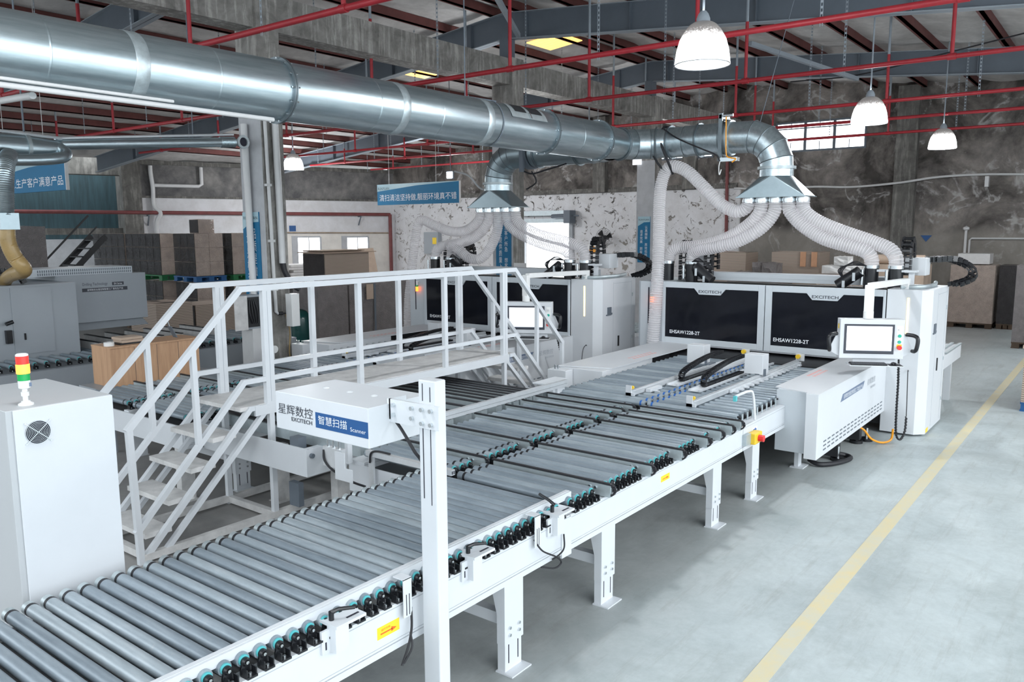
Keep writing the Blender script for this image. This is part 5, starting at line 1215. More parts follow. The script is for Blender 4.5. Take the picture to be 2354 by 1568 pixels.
def column_sign(label, x, y0, y1, z0, z1, right, left):
    t = thing('column_sign', label, 'sign', (x, y0, z0), 'blue slogan signs on the columns')
    b = part('board', MB().box(x-0.035, x-0.013, y0, y1, z0, z1), SIGNB, t)
    part('pale_top', MB().prism([(y1, z1), (y0, z1), (y0, z1-0.16), ((y0+y1)/2, z1-0.17), (y1, z1-0.28)], 'x', x-0.037, x-0.035), SIGNL, b)
    part('logo_lettering', MB().text('RUNYUAN', (x-0.037, y1-0.03, z1-0.12), (0, -1, 0), (0, 0, 1), (y1-y0)-0.06, 0.05), INK, b)
    w = (y1-y0)*0.22; ym = (y0+y1)/2
    part('lettering', MB().text(right, (x-0.036, ym-0.035, z0+0.18), (0, -1, 0), (0, 0, 1), w, z1-z0-0.45), WTXT, b)
    part('lettering', MB().text(left, (x-0.036, ym+0.035+w, z0+0.06), (0, -1, 0), (0, 0, 1), w, z1-z0-0.45), WTXT, b)
column_sign('blue vertical slogan sign on the big left column, crossed by a white pipe', XC[0], 11.42, 11.86, 1.35, 3.19, B1, B1b)
column_sign('blue vertical slogan sign on the middle column, behind the hoses of the rear saw', XC[1], 11.33, 11.76, 1.45, 3.25, B2, B2b)
column_sign('blue vertical slogan sign on the far column, left of the front looped hose', XC[2], 11.40, 11.80, 1.88, 3.23, B3, B3b)
solo('notice_board', MB().box(XC[1]-0.03, XC[1]-0.005, 10.9, 11.25, 1.9, 2.12), WHITEP, 'small white notice left of the bright doorway', 'sign', (XC[1], 11.1, 1.9))
t = thing('wall_notice', 'small dark blue notice on the white left wall above the cream panel', 'sign', wp(5.15, 2.9, -0.02))
part('board', wbox(MB(), 4.98, 5.28, 2.83, 3.08, -0.03, -0.005), NAVY, t)
solo('wall_notice', MB().prism([(3.72, 2.62), (3.88, 2.42), (4.04, 2.62)], 'x', XE-0.02, XE-0.005).xf(Matrix.Translation((0, 1.35, 0))), NAVY, 'dark triangular sign on the stained far wall', 'sign', (XE-0.01, 5.2, 2.4))
t = thing('wall_notice', 'small orange and white prohibition notice on the white wall beside the fan', 'sign', (XE-0.02, 17.4, 2.0))
part('board', MB().box(XE-0.02, XE-0.005, 17.2, 17.65, 1.75, 2.25), WHITEP, t)
part('disc', MB().cyl((XE-0.03, 17.42, 2.02), (XE-0.02, 17.42, 2.02), 0.16, 20), ORANGE, t)
t = thing('exit_sign', 'small lit white exit sign high on the far column', 'sign', (XC[2]-0.1, 11.4, 4.75))
part('case', MB().box(XC[2]-0.06, XC[2]-0.012, 11.72, 12.0, 4.74, 4.95), SCREEN, t)

# wall fan
t = thing('wall_fan', 'black wire wall fan beside the bright doorway', 'fan', (XE-0.05, 16.59, 2.5))
fc = Vector((XE-0.55, 16.59, 2.53))
r = MB()
for k in range(1, 7): r.ring((fc.x, fc.y, fc.z), 0.06*k, 0.006, 'x', 28, 5)
for k in range(14):
    a = 2*pi*k/14; r.cyl(fc, (fc.x, fc.y+cos(a)*0.37, fc.z+sin(a)*0.37), 0.004, 5)
part('fan_cage', r, BLACK, t)
b = MB()
for k in range(3):
    a = 2*pi*k/3+0.4; a2 = a+0.7
    b.add([fc+Vector((0.05, 0, 0)), fc+Vector((0.02, cos(a)*0.33, sin(a)*0.33)), fc+Vector((0.10, cos(a2)*0.33, sin(a2)*0.33))], [(0, 1, 2)])
    b.add([fc+Vector((0.056, 0, 0)), fc+Vector((0.026, cos(a)*0.33, sin(a)*0.33)), fc+Vector((0.106, cos(a2)*0.33, sin(a2)*0.33))], [(2, 1, 0)])
part('fan_blade', b, BLACK, t)
part('fan_motor', MB().cyl(fc+Vector((0.04, 0, 0)), fc+Vector((0.28, 0, 0)), 0.09, 14).bar(fc+Vector((0.2, 0, 0)), (XE, 16.95, 2.15), 0.05), BLACK, t)
t = thing('junction_box', 'grey electrical box with yellow warning label on the peeling wall', 'electrical box', (XE-0.1, 26.0, 2.2))
part('case', MB().box(XE-0.25, XE-0.002, 25.7, 26.6, 1.75, 2.75), DRILLG, t)
part('warning_sticker', MB().box(XE-0.255, XE-0.25, 25.8, 26.05, 2.2, 2.5), STK, t)
t = thing('wall_box', 'small dark square box on the far column near its top', 'electrical box', (XC[2], 11.4, 4.3))
part('case', MB().box(XC[2]+0.0, XC[2]+0.2, 11.25, 11.29, 3.95, 4.2), RAFT, t)

# pipes and boxes on the first column
t = thing('column_pipe', 'thick white pipe running down the big left column across its blue sign', 'pipe', (XC[0]-0.08, 11.62, 1))
part('pipe', MB().cyl((XC[0]-0.09, 11.55, 1.0), (XC[0]-0.09, 11.62, 4.6), 0.055, 12), PVC, t)
t = thing('column_pipe', 'thin white pipe clipped to the corner of the big left column', 'pipe', (XC[0]+0.08, 11.25, 1))
part('pipe', MB().tube([(XC[0]+0.05, 11.25, 4.7), (XC[0]+0.10, 11.25, 1.55), (XC[0]+0.14, 11.23, 1.52)], 0.03, 10), PVC, t)
for xo, zc in ((0.01, 3.6), (0.03, 2.7), (0.04, 1.9)): part('pipe_clip', MB().box(XC[0]+xo, XC[0]+xo+0.1, 11.22, 11.29, zc, zc+0.04), PVC, t)
part('tap', MB().cyl((XC[0]+0.13, 11.23, 1.52), (XC[0]+0.2, 11.2, 1.52), 0.03).tube(bez([(XC[0]+0.2, 11.2, 1.52), (XC[0]+0.30, 11.2, 1.5), (XC[0]+0.36, 11.2, 1.40)], 6), 0.012, 6), RUBBER, t)
part('hose', wire([(XC[0]+0.25, 11.2, 1.5), (XC[0]+0.32, 11.2, 1.2), (XC[0]+0.30, 11.2, 0.8), (XC[0]+0.38, 11.15, 0.5), (XC[0]+0.45, 11.1, 0.2)], 0.010), HOSEY, t)
t = thing('column_pipe', 'white pipe ending in a black cable bend on the big left column', 'pipe', (XC[0]+0.3, 11.2, 2.6))
part('pipe', MB().cyl((XC[0]+0.25, 11.22, 2.35), (XC[0]+0.22, 11.22, 4.8), 0.055, 12), PVC, t)
part('cable', wire([(XC[0]+0.25, 11.22, 2.4), (XC[0]+0.28, 11.2, 2.2), (XC[0]+0.40, 11.15, 1.98), (XC[0]+0.48, 11.1, 1.9)], 0.045), RUBBER, t)
solo('meter_box', MB().box(8.27, 8.43, 10.96, 11.12, 1.31, 1.85), WHITEP, 'narrow white box on the concrete column beside the green tank', 'electrical box', (8.35, 11.0, 1.31), bevel=0.005)
t = thing('distribution_box', 'open grey electrical cabinet with wiring in front of the big left column', 'electrical box', (7.55, 11.2, 0.9))
part('case', MB().box(7.50, 7.78, 11.1, 11.35, 1.33, 1.87), DRILLG, t)
part('interior', MB().box(7.52, 7.74, 11.095, 11.1, 1.36, 1.84), DARK, t)
part('door', MB().box(7.27, 7.50, 11.06, 11.075, 1.33, 1.87).box(7.75, 7.83, 11.0, 11.1, 1.30, 1.89), WHITE_D, t)
w = MB()
for k in range(4): w.tube(bez([(7.56+0.03*k, 11.09, 1.8), (7.54+0.05*k, 11.06, 1.6), (7.6+0.03*k, 11.07, 1.42)], 6), 0.012, 6)
part('wiring', w, RUBBER, t)
part('stand', MB().box(7.60, 7.85, 11.1, 11.4, 0, 1.33), PVC, t)
t = thing('air_receiver', 'small blue compressor tank with a pressure gauge below the open electrical cabinet', 'tank', (7.75, 10.75, 0.5))
part('tank', MB().tube([(7.45, 10.75, 0.72), (7.5, 10.75, 0.72), (7.95, 10.75, 0.72), (8.0, 10.75, 0.72)], [0.06, 0.12, 0.12, 0.06], 18), NAVY, t)
part('gauge', MB().cyl((7.72, 10.7, 1.02), (7.72, 10.74, 1.02), 0.06, 18).cyl((7.72, 10.75, 0.8), (7.72, 10.75, 1.0), 0.02, 8), WHITEP, t)
part('stand', MB().box(7.5, 7.55, 10.7, 10.8, 0, 0.62).box(7.9, 7.95, 10.7, 10.8, 0, 0.62), RAFT, t)
t = thing('air_tank', 'tall dark green pressure tank behind the crossover railing', 'tank', (11.7, 15.2, 0))
part('tank', MB().lathe((11.7, 15.2, 0), [(0.0, 0.02), (0.28, 0.05), (0.29, 0.12), (0.29, 0.88), (0.27, 0.97), (0.18, 1.05), (0.0, 1.09)], 30), TANK, t)
part('foot', MB().box(11.5, 11.9, 15.0, 15.4, 0, 0.04), RAFT, t)

# ------------------------------------------------------------------ drilling line on the left
t = thing('drilling_machine', 'grey drilling machine with a long ventilated hood at the left edge', 'machine', (6, 14, 0))
part('cabinet', MB().box(2.5, 5.95, 13.4, 15.2, 0.5, 2.085), DRILLG, t)
part('cabinet_door', MB().box(4.99, 5.57, 13.385, 13.399, 1.03, 2.05), DRILLG, t)
part('door_handle', MB().box(5.13, 5.155, 13.37, 13.385, 1.25, 1.35), BLACK, t)
part('operator_socket', MB().box(4.87, 4.95, 13.33, 13.4, 1.22, 1.42).cyl((4.86, 13.3, 1.52), (4.96, 13.3, 1.55), 0.03), BLACK, t)
hb = part('hood', MB().box(5.95, 7.43, 14.0, 15.2, 1.36, 2.16), DRILLG, t)
part('hood_skirt', MB().prism([(13.85, 1.25), (14.05, 1.36), (14.6, 1.36), (14.6, 1.20)], 'x', 5.95, 7.35), DRILLG, t)
vt = part('vent_slab', MB().box(5.55, 7.25, 14.1, 14.9, 2.16, 2.28), SAWG, t)
v = MB()
for r_ in range(2):
    for i in range(46): v.box(5.68+i*0.034, 5.694+i*0.034, 14.095, 14.101, 2.175+r_*0.05, 2.212+r_*0.05)
part('vent_slots', v, RAFT, vt)
part('lettering', MB().text('Drilling Technology', (6.33, 14.0, 1.965), (1, 0, 0), (0, 0, 1), 0.42, 0.06), INK, hb)
part('series_plate', MB().box(6.83, 7.03, 13.995, 14.0, 1.965, 2.02), INK, hb)
part('lettering', MB().text('EH Series', (6.86, 13.994, 1.977), (1, 0, 0), (0, 0, 1), 0.14, 0.03), WTXT, hb)
np_ = part('name_strip', MB().box(6.32, 7.09, 13.995, 14.0, 1.875, 1.935), INK, hb)
part('lettering', MB().text('星辉数控全屋定制智慧工厂柔性生产线', (6.40, 13.994, 1.888), (1, 0, 0), (0, 0, 1), 0.61, 0.036), WTXT, np_)
cc = MB(); chain(cc, bez([(4.75, 13.6, 2.1), (4.80, 13.6, 2.22), (5.0, 13.6, 2.31), (5.2, 13.6, 2.24), (5.28, 13.6, 2.1)], 10), 0.09, 0.07, 0.06)
part('cable_chain', cc, BLACK, t)
part('bed', MB().box(4.7, 9.0, 13.2, 15.0, 0.5, 0.88), DRILLG, t)
b = MB()
for i in range(7):
    x = 6.2+i*0.36; b.box(x, x+0.04, 13.3, 14.6, 0.96, 1.08)
part('work_rest', b, WHITE_D, t)
b2 = MB()
for i in range(7):
    x = 6.2+i*0.36; b2.box(x-0.005, x+0.045, 13.3, 14.6, 1.081, 1.095)
part('rest_pad', b2, RUBBER, t)
t = thing('drill_conveyor', 'grey roller conveyor of the drilling line behind the wooden cabinet', 'conveyor', (6.5, 12.6, 0))
bmx = part('side_beam', MB().box(3.9, 9.6, 12.62, 12.75, 0.50, 0.86), DRILLG, t)
part('cross_tray', MB().box(3.9, 9.6, 12.75, 13.15, 0.72, 0.74), DARK, t)
for i in range(34):
    x = 4.05+i*0.16
    roller(t, x, 12.80, 13.9 if x > 6 else 13.37, bracket='near', cap=True, r=0.036, m=CHROME if x < 4 else ROLL)
part('leg', MB().box(4.4, 4.56, 12.64, 12.74, 0, 0.5).box(9.2, 9.36, 12.64, 12.74, 0, 0.5), DRILLG, t)
# wooden cabinet and what stands on it
t = thing('wooden_cabinet', 'oak veneer cabinet standing behind the rear conveyor', 'cabinet', (5.66, 10.8, 0.86))
part('carcass', MB().box(5.04, 6.29, 10.5, 10.98, 0.86, 1.37), OAK, t)
part('top_panel', MB().box(5.02, 6.31, 10.48, 11.0, 1.37, 1.39), OAK, t)
part('side_panel', MB().box(5.022, 5.04, 10.49, 10.99, 0.86, 1.37), OAK, t)
j = MB()
for k in range(1, 4): j.box(5.04+k*0.3125-0.002, 5.04+k*0.3125+0.002, 10.498, 10.5, 0.87, 1.36)
part('panel_joint', j, INK, t)
t = thing('work_bench', 'grey bench carrying the oak veneer cabinet, behind the rear conveyor', 'bench', (5.66, 10.8, 0))
part('bench_top', MB().box(4.85, 6.6, 10.4, 11.05, 0.80, 0.859), DRILLG, t)
for x in (4.95, 6.42):
    for y in (10.44, 10.95): part('leg', MB().box(x, x+0.06, y, y+0.06, 0, 0.80), DRILLG, t)
solo('tape_roll', MB().lathe((5.10, 10.66, 1.39), [(0.03, 0), (0.065, 0), (0.065, 0.05), (0.03, 0.05), (0.03, 0)], 20), WHITEP, 'white tape roll on the left end of the wooden cabinet', 'tape', (5.10, 10.66, 1.39))
for i, (dx, z, w_, d_) in enumerate(((0, 1.39, 0.40, 'bottom dark board of the small pile on the wooden cabinet'), (0.03, 1.412, 0.34, 'middle brown board of the small pile on the wooden cabinet'), (0.01, 1.45, 0.30, 'top brown board of the small pile on the wooden cabinet'))):
    solo('offcut_board', MB().box(5.22+dx, 5.22+dx+w_, 10.60, 10.85, z+0.001, z+(0.02 if i == 0 else 0.034)), BLACK if i == 0 else CARD, d_, 'board', (5.3, 10.7, z), 'offcut boards on the wooden cabinet')
t = thing('glue_bottle', 'small yellow bottle with blue cap on the wooden cabinet', 'bottle', (5.68, 10.7, 1.39))
part('bottle', MB().lathe((5.68, 10.7, 1.39), [(0.0, 0), (0.025, 0.0), (0.025, 0.045), (0.012, 0.06)], 14), YEL, t)
part('cap', MB().lathe((5.68, 10.7, 1.39), [(0.015, 0.058), (0.015, 0.085), (0.0, 0.09)], 12), BLUE, t)
t = thing('tablet_stand', 'dark tilted bracket standing at the middle of the wooden cabinet', 'stand', (6.0, 10.7, 1.39))
part('plate', MB().bar((6.06, 10.7, 1.40), (5.98, 10.7, 1.56), 0.1, 0.012), RAFT, t)
part('stem', MB().bar((5.98, 10.7, 1.56), (5.95, 10.7, 1.66), 0.012).bar((5.92, 10.7, 1.66), (5.98, 10.7, 1.66), 0.012), STEEL, t)

# small duct on the left with its branch pipe and hoses
t = thing('small_duct', 'smaller galvanised duct at the left with a thin branch pipe ending open', 'duct', (4.6, 11.5, 3.95))
part('pipe_section', MB().lathe((0, 11.5, 3.97), [(0.165, 1.0), (0.165, 4.6), (0.13, 5.0), (0.125, 5.05)], 30, 'x'), GALV, t)
part('duct_flange', MB().lathe((4.62, 11.5, 3.97), [(0.165, -0.02), (0.19, -0.02), (0.19, 0.02), (0.165, 0.02)], 30, 'x'), GALVP, t)
part('branch_pipe', MB().tube([(5.0, 11.5, 4.04), (7.45, 11.5, 4.26)], 0.075, 18), GALV, t)
part('flexible_joint', MB().tube([Vector((7.45+0.012*i, 11.5, 4.26+0.001*i)) for i in range(22)], [0.078+0.008*(i % 2) for i in range(22)], 18), GALV, t)
part('open_collar', MB().lathe((7.80, 11.40, 4.285), [(0.068, 0.10), (0.075, 0.0), (0.108, 0.0), (0.108, -0.025), (0.07, -0.025), (0.066, 0.06)], 24, 'y'), GALVP, t)
part('collar_hole', MB().cyl((7.80, 11.40, 4.285), (7.80, 11.45, 4.285), 0.068, 20), SLOT, t)
part('conduit', MB().tube(bez([(2.0, 11.4, 4.20), (4.0, 11.4, 4.16), (5.0, 11.42, 4.12), (5.2, 11.45, 4.14), (7.7, 11.5, 4.40)], 8), 0.02, 8), ALU, t)
part('elbow', MB().tube(bez([(5.0, 11.45, 4.0), (5.05, 11.36, 3.93), (5.0, 11.28, 3.87), (4.85, 11.25, 3.83), (4.6, 11.25, 3.80), (4.3, 11.25, 3.78)], 10), 0.075, 16), GALV, t)
part('hanger', MB().cyl((4.62, 11.5, 4.1), (4.62, 11.5, 6.9), 0.012, 6).cyl((7.0, 11.5, 4.25), (7.0, 11.5, 6.9), 0.008, 6), RAFT, t)
t = thing('flexible_hose', 'silver ribbed hose turning to yellowed plastic at the far left edge', 'hose', (4.1, 11.0, 3.6), 'hoses at the left edge')
p = resample(bez([(4.35, 11.3, 3.84), (4.22, 11.1, 3.72), (4.15, 11.0, 3.50), (4.12, 11.0, 3.10)], 12), 0.012)
part('silver_hose', MB().tube(p, [0.10+0.006*(i % 2) for i in range(len(p))], 18, cap=False), GALV, t)
part('box_joint', MB().box(4.03, 4.24, 10.9, 11.1, 2.92, 3.12), HOOD, t)
p = resample(bez([(4.13, 11.0, 2.95), (4.13, 11.0, 2.76), (4.19, 11.0, 2.58), (4.30, 11.05, 2.42), (4.52, 11.9, 2.34), (4.95, 13.3, 2.22), (5.1, 13.9, 2.10)], 12), 0.014)
part('yellow_hose', MB().tube(p, [0.088+0.005*(i % 2) for i in range(len(p))], 18, cap=False), HOSEY, t)

# ------------------------------------------------------------------ goods
def pallet(label, x0, x1, y0, y1, z, m, name='plastic_pallet', grp=None):
    t = thing(name, label, 'pallet', ((x0+x1)/2, (y0+y1)/2, z), grp)
    part('deck', MB().box(x0, x1, y0, y1, z+0.115, z+0.15), m, t)
    for i in range(3):
        for j in range(3):
            cx = x0+0.09+(x1-x0-0.18)*i/2; cyy = y0+0.09+(y1-y0-0.18)*j/2
            part('block', MB().box(cx-0.08, cx+0.08, cyy-0.08, cyy+0.08, z+0.022, z+0.115), m, t)
    part('runners', MB().box(x0, x1, y0, y0+0.16, z, z+0.022).box(x0, x1, y1-0.16, y1, z, z+0.022).box(x0, x1, (y0+y1)/2-0.08, (y0+y1)/2+0.08, z, z+0.022), m, t)
    return t
ordn = ['first', 'second', 'third', 'fourth', 'fifth', 'sixth', 'seventh', 'eighth']
lay = ['bottom', 'middle', 'top']
def lumpy(x0, x1, y0, y1, z0, z1, seed, s=0.012):
    """film-wrapped carton: sides slightly bowed and creased"""
    rnd = random.Random(seed); n = 4; mb = MB(); idx = {}
    def P(i, j, k):
        key = (i, j, k)
        if key not in idx:
            e = lambda t: t
            x = x0+(x1-x0)*i/n; y = y0+(y1-y0)*j/n; z = z0+(z1-z0)*k/n
            inn = lambda a: 0 < a < n
            d = lambda: (rnd.random()-0.35)*s
            if i in (0, n) and inn(j) and inn(k): x += d()*(1 if i else -1)
            if j in (0, n) and inn(i) and inn(k): y += d()*(1 if j else -1)
            if k == n and inn(i) and inn(j): z += d()
            mb.v.append(Vector((x, y, z))); idx[key] = len(mb.v)-1
        return idx[key]
    for a in range(n):
        for b in range(n):
            for q in (0, n):
                mb.f += [(P(q, a, b), P(q, a+1, b), P(q, a+1, b+1), P(q, a, b+1)), (P(a, q, b), P(a+1, q, b), P(a+1, q, b+1), P(a, q, b+1)), (P(a, b, q), P(a+1, b, q), P(a+1, b+1, q), P(a, b+1, q))]
                mb.sm += [False]*3
    return mb
def carton_block(where, x0, y0, z0, nx, ny, nz, w, d, h, grp, face_brown=True):
    for k in range(nz):
        for j in range(ny):
            for i in range(nx):
                if j > 0 and i > 0 and k < nz-1: continue      # nothing of the inner ones can be seen
                xa, ya, za = x0+i*w, y0+j*d, z0+k*h
                lb = '%s %scarton, %s from the near end, %s' % (lay[k], ['left ', 'right '][i] if nx > 1 else '', ordn[j], where)
                t = thing('wrapped_carton', lb, 'carton', (xa+w/2, ya+d/2, za), grp)
                part('carton', lumpy(xa+0.004, xa+w-0.004, ya+0.004, ya+d-0.004, za, za+h-0.006, i+7*j+31*k, 0.014), FILML, t)
                part('dark_film', MB().add([(xa-0.012, ya+0.003, za+0.005), (xa-0.012, ya+d-0.003, za+0.005), (xa-0.03, ya+d*(0.35+0.3*((k*7+j*5) % 3)/2), za+h*0.5), (xa-0.012, ya+d-0.003, za+h-0.01), (xa-0.012, ya+0.003, za+h-0.01)], [(0, 1, 2), (1, 3, 2), (3, 4, 2), (4, 0, 2)]), FILMD, t) if i == 0 else None
z1 = 1.655
carton_block('on the blue pallet', 12.16, 20.2, z1, 2, 3, 3, 0.43, 0.35, 0.387, 'cartons on the blue pallet')
pallet('blue plastic pallet in the middle of the carton stacks', 12.12, 13.06, 20.15, 21.3, 1.495, PALB, grp='plastic pallets between carton tiers')
carton_block('below the blue pallet', 12.16, 20.2, 0.15, 2, 3, 3, 0.43, 0.35, 0.444, 'cartons below the blue pallet')
carton_block('on the green pallet beside the column', 13.30, 20.2, z1, 2, 3, 3, 0.43, 0.35, 0.387, 'cartons on the right green pallet')
pallet('green plastic pallet half hidden by the big left column', 13.26, 14.2, 20.15, 21.3, 1.495, PALG, grp='plastic pallets between carton tiers')
carton_block('under the right green pallet', 13.30, 20.2, 0.15, 2, 3, 3, 0.43, 0.35, 0.444, 'cartons below the right green pallet')
carton_block('in the near half of the long dark row', 12.04, 21.75, z1, 1, 5, 3, 0.55, 0.385, 0.387, 'cartons of the long dark row')
carton_block('in the far half of the long dark row', 12.04, 23.75, z1, 1, 5, 3, 0.55, 0.385, 0.387, 'cartons at the far end of the dark row')
pallet('green plastic pallet under the near half of the long dark carton row', 12.0, 12.65, 21.7, 23.7, 1.495, PALG, grp='plastic pallets between carton tiers')
pallet('green plastic pallet under the far half of the long dark carton row', 12.0, 12.65, 23.72, 25.7, 1.495, PALG, grp='plastic pallets between carton tiers')
carton_block('below the near half of the long dark row', 12.04, 21.75, 0.15, 1, 5, 3, 0.55, 0.385, 0.444, 'cartons below the long dark row')
carton_block('below the far half of the long dark row', 12.04, 23.75, 0.15, 1, 5, 3, 0.55, 0.385, 0.444, 'cartons below the far dark row')
t = thing('wrapped_carton', 'single dark wrapped carton alone on top of the carton stacks', 'carton', (12.55, 20.45, 2.816))
part('carton', lumpy(12.33, 12.80, 20.25, 20.68, 2.816, 3.19, 99, 0.02), FILML, t)
part('dark_film', MB().box(12.315, 12.329, 20.26, 20.67, 2.83, 3.18), FILMD, t)
for k, (x0, x1, y0, y1) in enumerate(((12.1, 13.06, 20.15, 21.3), (13.26, 14.2, 20.15, 21.3), (12.0, 12.65, 21.7, 23.7), (12.0, 12.65, 23.72, 25.7))):
    pallet('floor pallet under the %s carton stack, counted from the aisle' % ordn[k], x0, x1, y0, y1, 0.0, PALW, 'wooden_pallet')
# flat cardboard packs and board stacks
def stack(name, label, cat, x0, x1, y0, y1, z0, z1, m, film=None, grp=None, pal=True, sheets=0, cap=None, strap=False, s=0.02):
    if pal: pallet('dark pallet under the %s' % ' '.join(label.replace('tall ', '').split()[:12]), x0, x1, y0, y1, z0, PALW, 'wooden_pallet'); z0 += 0.151
    t = thing(name, label, cat, ((x0+x1)/2, (y0+y1)/2, z0), grp)
    part('boards' if 'board' in name else 'load', lumpy(x0, x1, y0, y1, z0, z1, int(x0*100+y0*10), s), m, t)
    if film: part('film', MB().box(x0-0.012, x0-0.004-s, y0+0.02, y1-0.02, z0+0.02, z1-0.02), film, t)
    if strap: part('strap', MB().box((x0+x1)/2-0.03, (x0+x1)/2+0.03, y0-s-0.01, y0-s-0.005, z0, z1), RAFT, t)
    return t
stack('board_stack', 'left brown board stack on the floor below the carton tiers', 'boards', 9.0, 9.85, 16.6, 17.7, 0, 1.32, BOARD)
stack('board_stack', 'right brown board stack on the floor below the carton tiers', 'boards', 10.1, 11.2, 16.9, 17.9, 0, 1.20, BOARD, FILMD)
stack('wrapped_load', 'glossy film-wrapped load with shiny highlights behind the green tank', 'wrapped load', 11.75, 12.62, 14.6, 15.0+0.5, 0, 1.60, FILM, s=0.05)
stack('wrapped_load', 'film-wrapped board load with a brown label behind the crossover rail', 'wrapped load', 12.75, 14.3, 14.7, 15.7, 0, 1.60, FILM, strap=True, s=0.04)
solo('load_label', MB().box(13.25, 13.47, 14.64, 14.655, 1.22, 1.585), CARD, 'brown cardboard label hanging on the film-wrapped load behind the rail', 'label', (13.36, 14.64, 1.22))
t = stack('board_stack', 'stack of pale boards with overhanging sheets before the cream wall', 'boards', 13.95, 15.5, 17.0, 17.9, 0.0, 2.27, BOARD, FILMD)
part('top_sheet', MB().box(13.8, 15.7, 16.9, 17.95, 2.275, 2.30).box(13.95, 15.4, 17.05, 17.9, 2.31, 2.335).box(13.8, 15.3, 16.95, 17.8, 2.34, 2.35), CARD, t)
stack('board_stack', 'low film-wrapped stack beside the hanging rear hose', 'boards', 15.3, 16.9, 16.0, 17.0, 0, 1.62, FILM)
for i in range(5):
    solo('foam_sheet', MB().box(16.2+0.12*(i % 3), 18.0-0.15*(i % 2), 21.6, 22.5, 1.35+0.085*i, 1.425+0.085*i), FOAM, '%s white foam sheet of the pile under the cream wall windows' % ['bottom', 'second', 'third', 'fourth', 'top'][i], 'foam sheet', (17.1, 22, 1.35+0.085*i), 'white foam sheets')
stack('board_stack', 'stack carrying the white foam sheets under the cream wall', 'boards', 16.1, 18.1, 21.5, 22.6, 0, 1.345, FILMD)
solo('leaning_panel', MB().bar((24.8, 26.9, 0.0), (25.0, 27.6, 2.05), 0.75, 0.03), CARD, 'beige panel leaning near the dark red riser', 'panel', (24.9, 27.2, 0))
stack('wrapped_load', 'tall brown wrapped load at the left edge behind the drilling machine', 'wrapped load', 6.75, 7.85, 18.9, 20.2, 0, 3.0, FILM, s=0.05)
# steps up to the gallery at the left
t = thing('steel_staircase', 'dark open steel staircase climbing to the gallery at the left', 'stairs', (9.8, 22.1, 0))
st = MB(); P0, P1 = Vector((8.9, 22.2, 0.9)), Vector((10.75, 22.2, 2.75))
st.bar(P0, P1, 0.05, 0.14).bar(P0+Vector((0, 0.8, 0)), P1+Vector((0, 0.8, 0)), 0.05, 0.14).bar((8.2, 22.2, 0), P0, 0.05, 0.14)
part('stringer', st, DARK, t)
for k in range(9):
    p = P0.lerp(P1, k/8.5); part('step', MB().box(p.x-0.12, p.x+0.12, 22.2, 23.0, p.z-0.015, p.z+0.015), DARK, t)
part('handrail', MB().bar((8.35, 22.15, 1.35), (10.3, 22.15, 3.3), 0.04).bar((8.7, 22.15, 1.2), (10.5, 22.15, 3.0), 0.03), DARK, t)

# goods along the far wall
def far(label, x, y0, y1, z0, z1, m, name='wrapped_load', cat='wrapped load', d=1.0, s=0.03):
    return solo(name, lumpy(x, x+d, y0, y1, z0, z1, int(y0*37), s), m, label, cat, (x, y0, z0), 'goods along the far wall')
far('brown cardboard load with two orange strips behind the front saw, below the hood', 24.0, 7.25, 8.65, 0, 2.17, BOARD)
for y in (7.3, 7.62): solo('strip', MB().box(23.93, 23.955, y, y+0.16, 1.75, 2.18), M('orange_brown_strip', (0.62, 0.34, 0.2), 0.7, var=0.1), '%s orange-brown strip leaning on the brown load behind the front saw' % ('right' if y < 7.5 else 'left'), 'strip', (23.94, y, 1.75))
far('film-wrapped load with brown boards right of the far column', 24.0, 9.45, 10.5, 0, 2.13, BOARD)
far('lower half of the pale load left of the far wrapped bags', 24.0, 8.85, 9.40, 0, 1.45, CARD)
for i, (y, z) in enumerate(((8.9, 1.46), (8.25, 1.46), (8.55, 1.46))): pass
for i, (x, y0, y1, z0, z1, d_) in enumerate(((22.6, 8.75, 9.25, 1.36, 1.62, 'small grey wrapped bag, leftmost of the three behind the saw'), (22.7, 8.45, 8.74, 1.36, 1.90, 'grey wrapped bag, middle of the three behind the saw'), (22.6, 8.0, 8.42, 1.36, 1.88, 'grey wrapped bag next to the brown strapped load'))):
    solo('wrapped_bag', lumpy(x, x+0.5, y0, y1, z0, z1, i, 0.06), FILM, d_, 'bag', (x, y0, z0), 'wrapped bags behind the front saw')
far('low grey load carrying the three wrapped bags', 22.5, 7.9, 9.4, 0, 1.35, FILM, d=1.2)
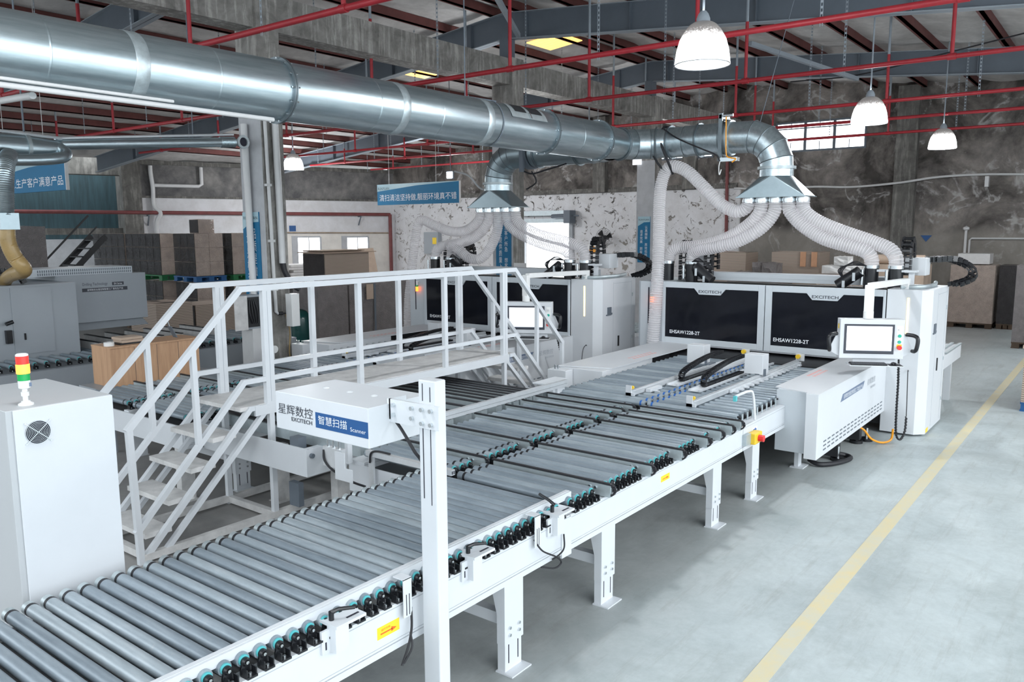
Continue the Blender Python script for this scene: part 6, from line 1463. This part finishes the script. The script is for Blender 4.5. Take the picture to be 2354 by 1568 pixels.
far('white wrapped pile behind the right-hand spigots of the front saw', 22.0, 5.45, 6.7, 0, 1.66, FILML)
for i, (y0, y1, z0, z1, d_) in enumerate(((5.6, 6.1, 1.67, 1.86, 'long white foam pack lying on the white wrapped pile'), (6.15, 6.6, 1.67, 1.88, 'white foam pack at the left end of the white wrapped pile'), (5.95, 6.3, 1.89, 2.12, 'crumpled white pack on top of the white wrapped pile'))):
    solo('foam_pack', lumpy(22.1, 22.6, y0, y1, z0, z1, 5+i, 0.08), FOAM, d_, 'foam pack', (22.1, y0, z0), 'white foam packs')
solo('cardboard_tube', MB().cyl((23.6, 4.4, 2.02), (23.6, 5.9, 2.02), 0.13, 14), CARD, 'brown roll lying behind the right-hand hoses', 'roll', (23.6, 5.2, 1.9))
far('brown load carrying the brown roll behind the right-hand hoses', 23.3, 4.35, 5.95, 0, 1.885, CARD)
stack('wrapped_load', 'tall film-wrapped cardboard stack right of the front saw tower', 'wrapped load', 26.2, 27.3, 3.08, 4.2, 0, 1.80, FILML, s=0.03)
solo('foam_pack', MB().box(26.3, 27.0, 3.25, 4.05, 1.83, 2.12), FOAM, 'long white pack lying on the wrapped stack right of the saw tower', 'foam pack', (26.6, 3.6, 1.83))
stack('wrapped_load', 'narrow dark side of a wrapped stack between the two stacks at the right', 'wrapped load', 26.4, 27.4, 2.55, 3.0, 0, 1.80, FILMD, s=0.03)
stack('wrapped_load', 'film-wrapped brown stack at the right edge above the orange cartons', 'wrapped load', 22.4, 23.6, 0.9, 2.2, 0, 1.98, FILM, s=0.04)
pallet('blue plastic pallet cut off by the right edge of the photo', 14.75, 15.9, 0.2, 1.26, 0.0, PALB, grp='plastic pallets on the floor')
t = thing('cardboard_stack', 'orange-brown cardboard stack on the blue pallet at the right edge', 'cardboard', (15.3, 0.7, 0.15))
part('sheets', MB().box(14.72, 15.9, 0.2, 1.25, 0.152, 1.0), BOARD, t)
part('top_flap', MB().box(14.72, 15.9, 0.2, 1.28, 1.001, 1.05), CARD, t)
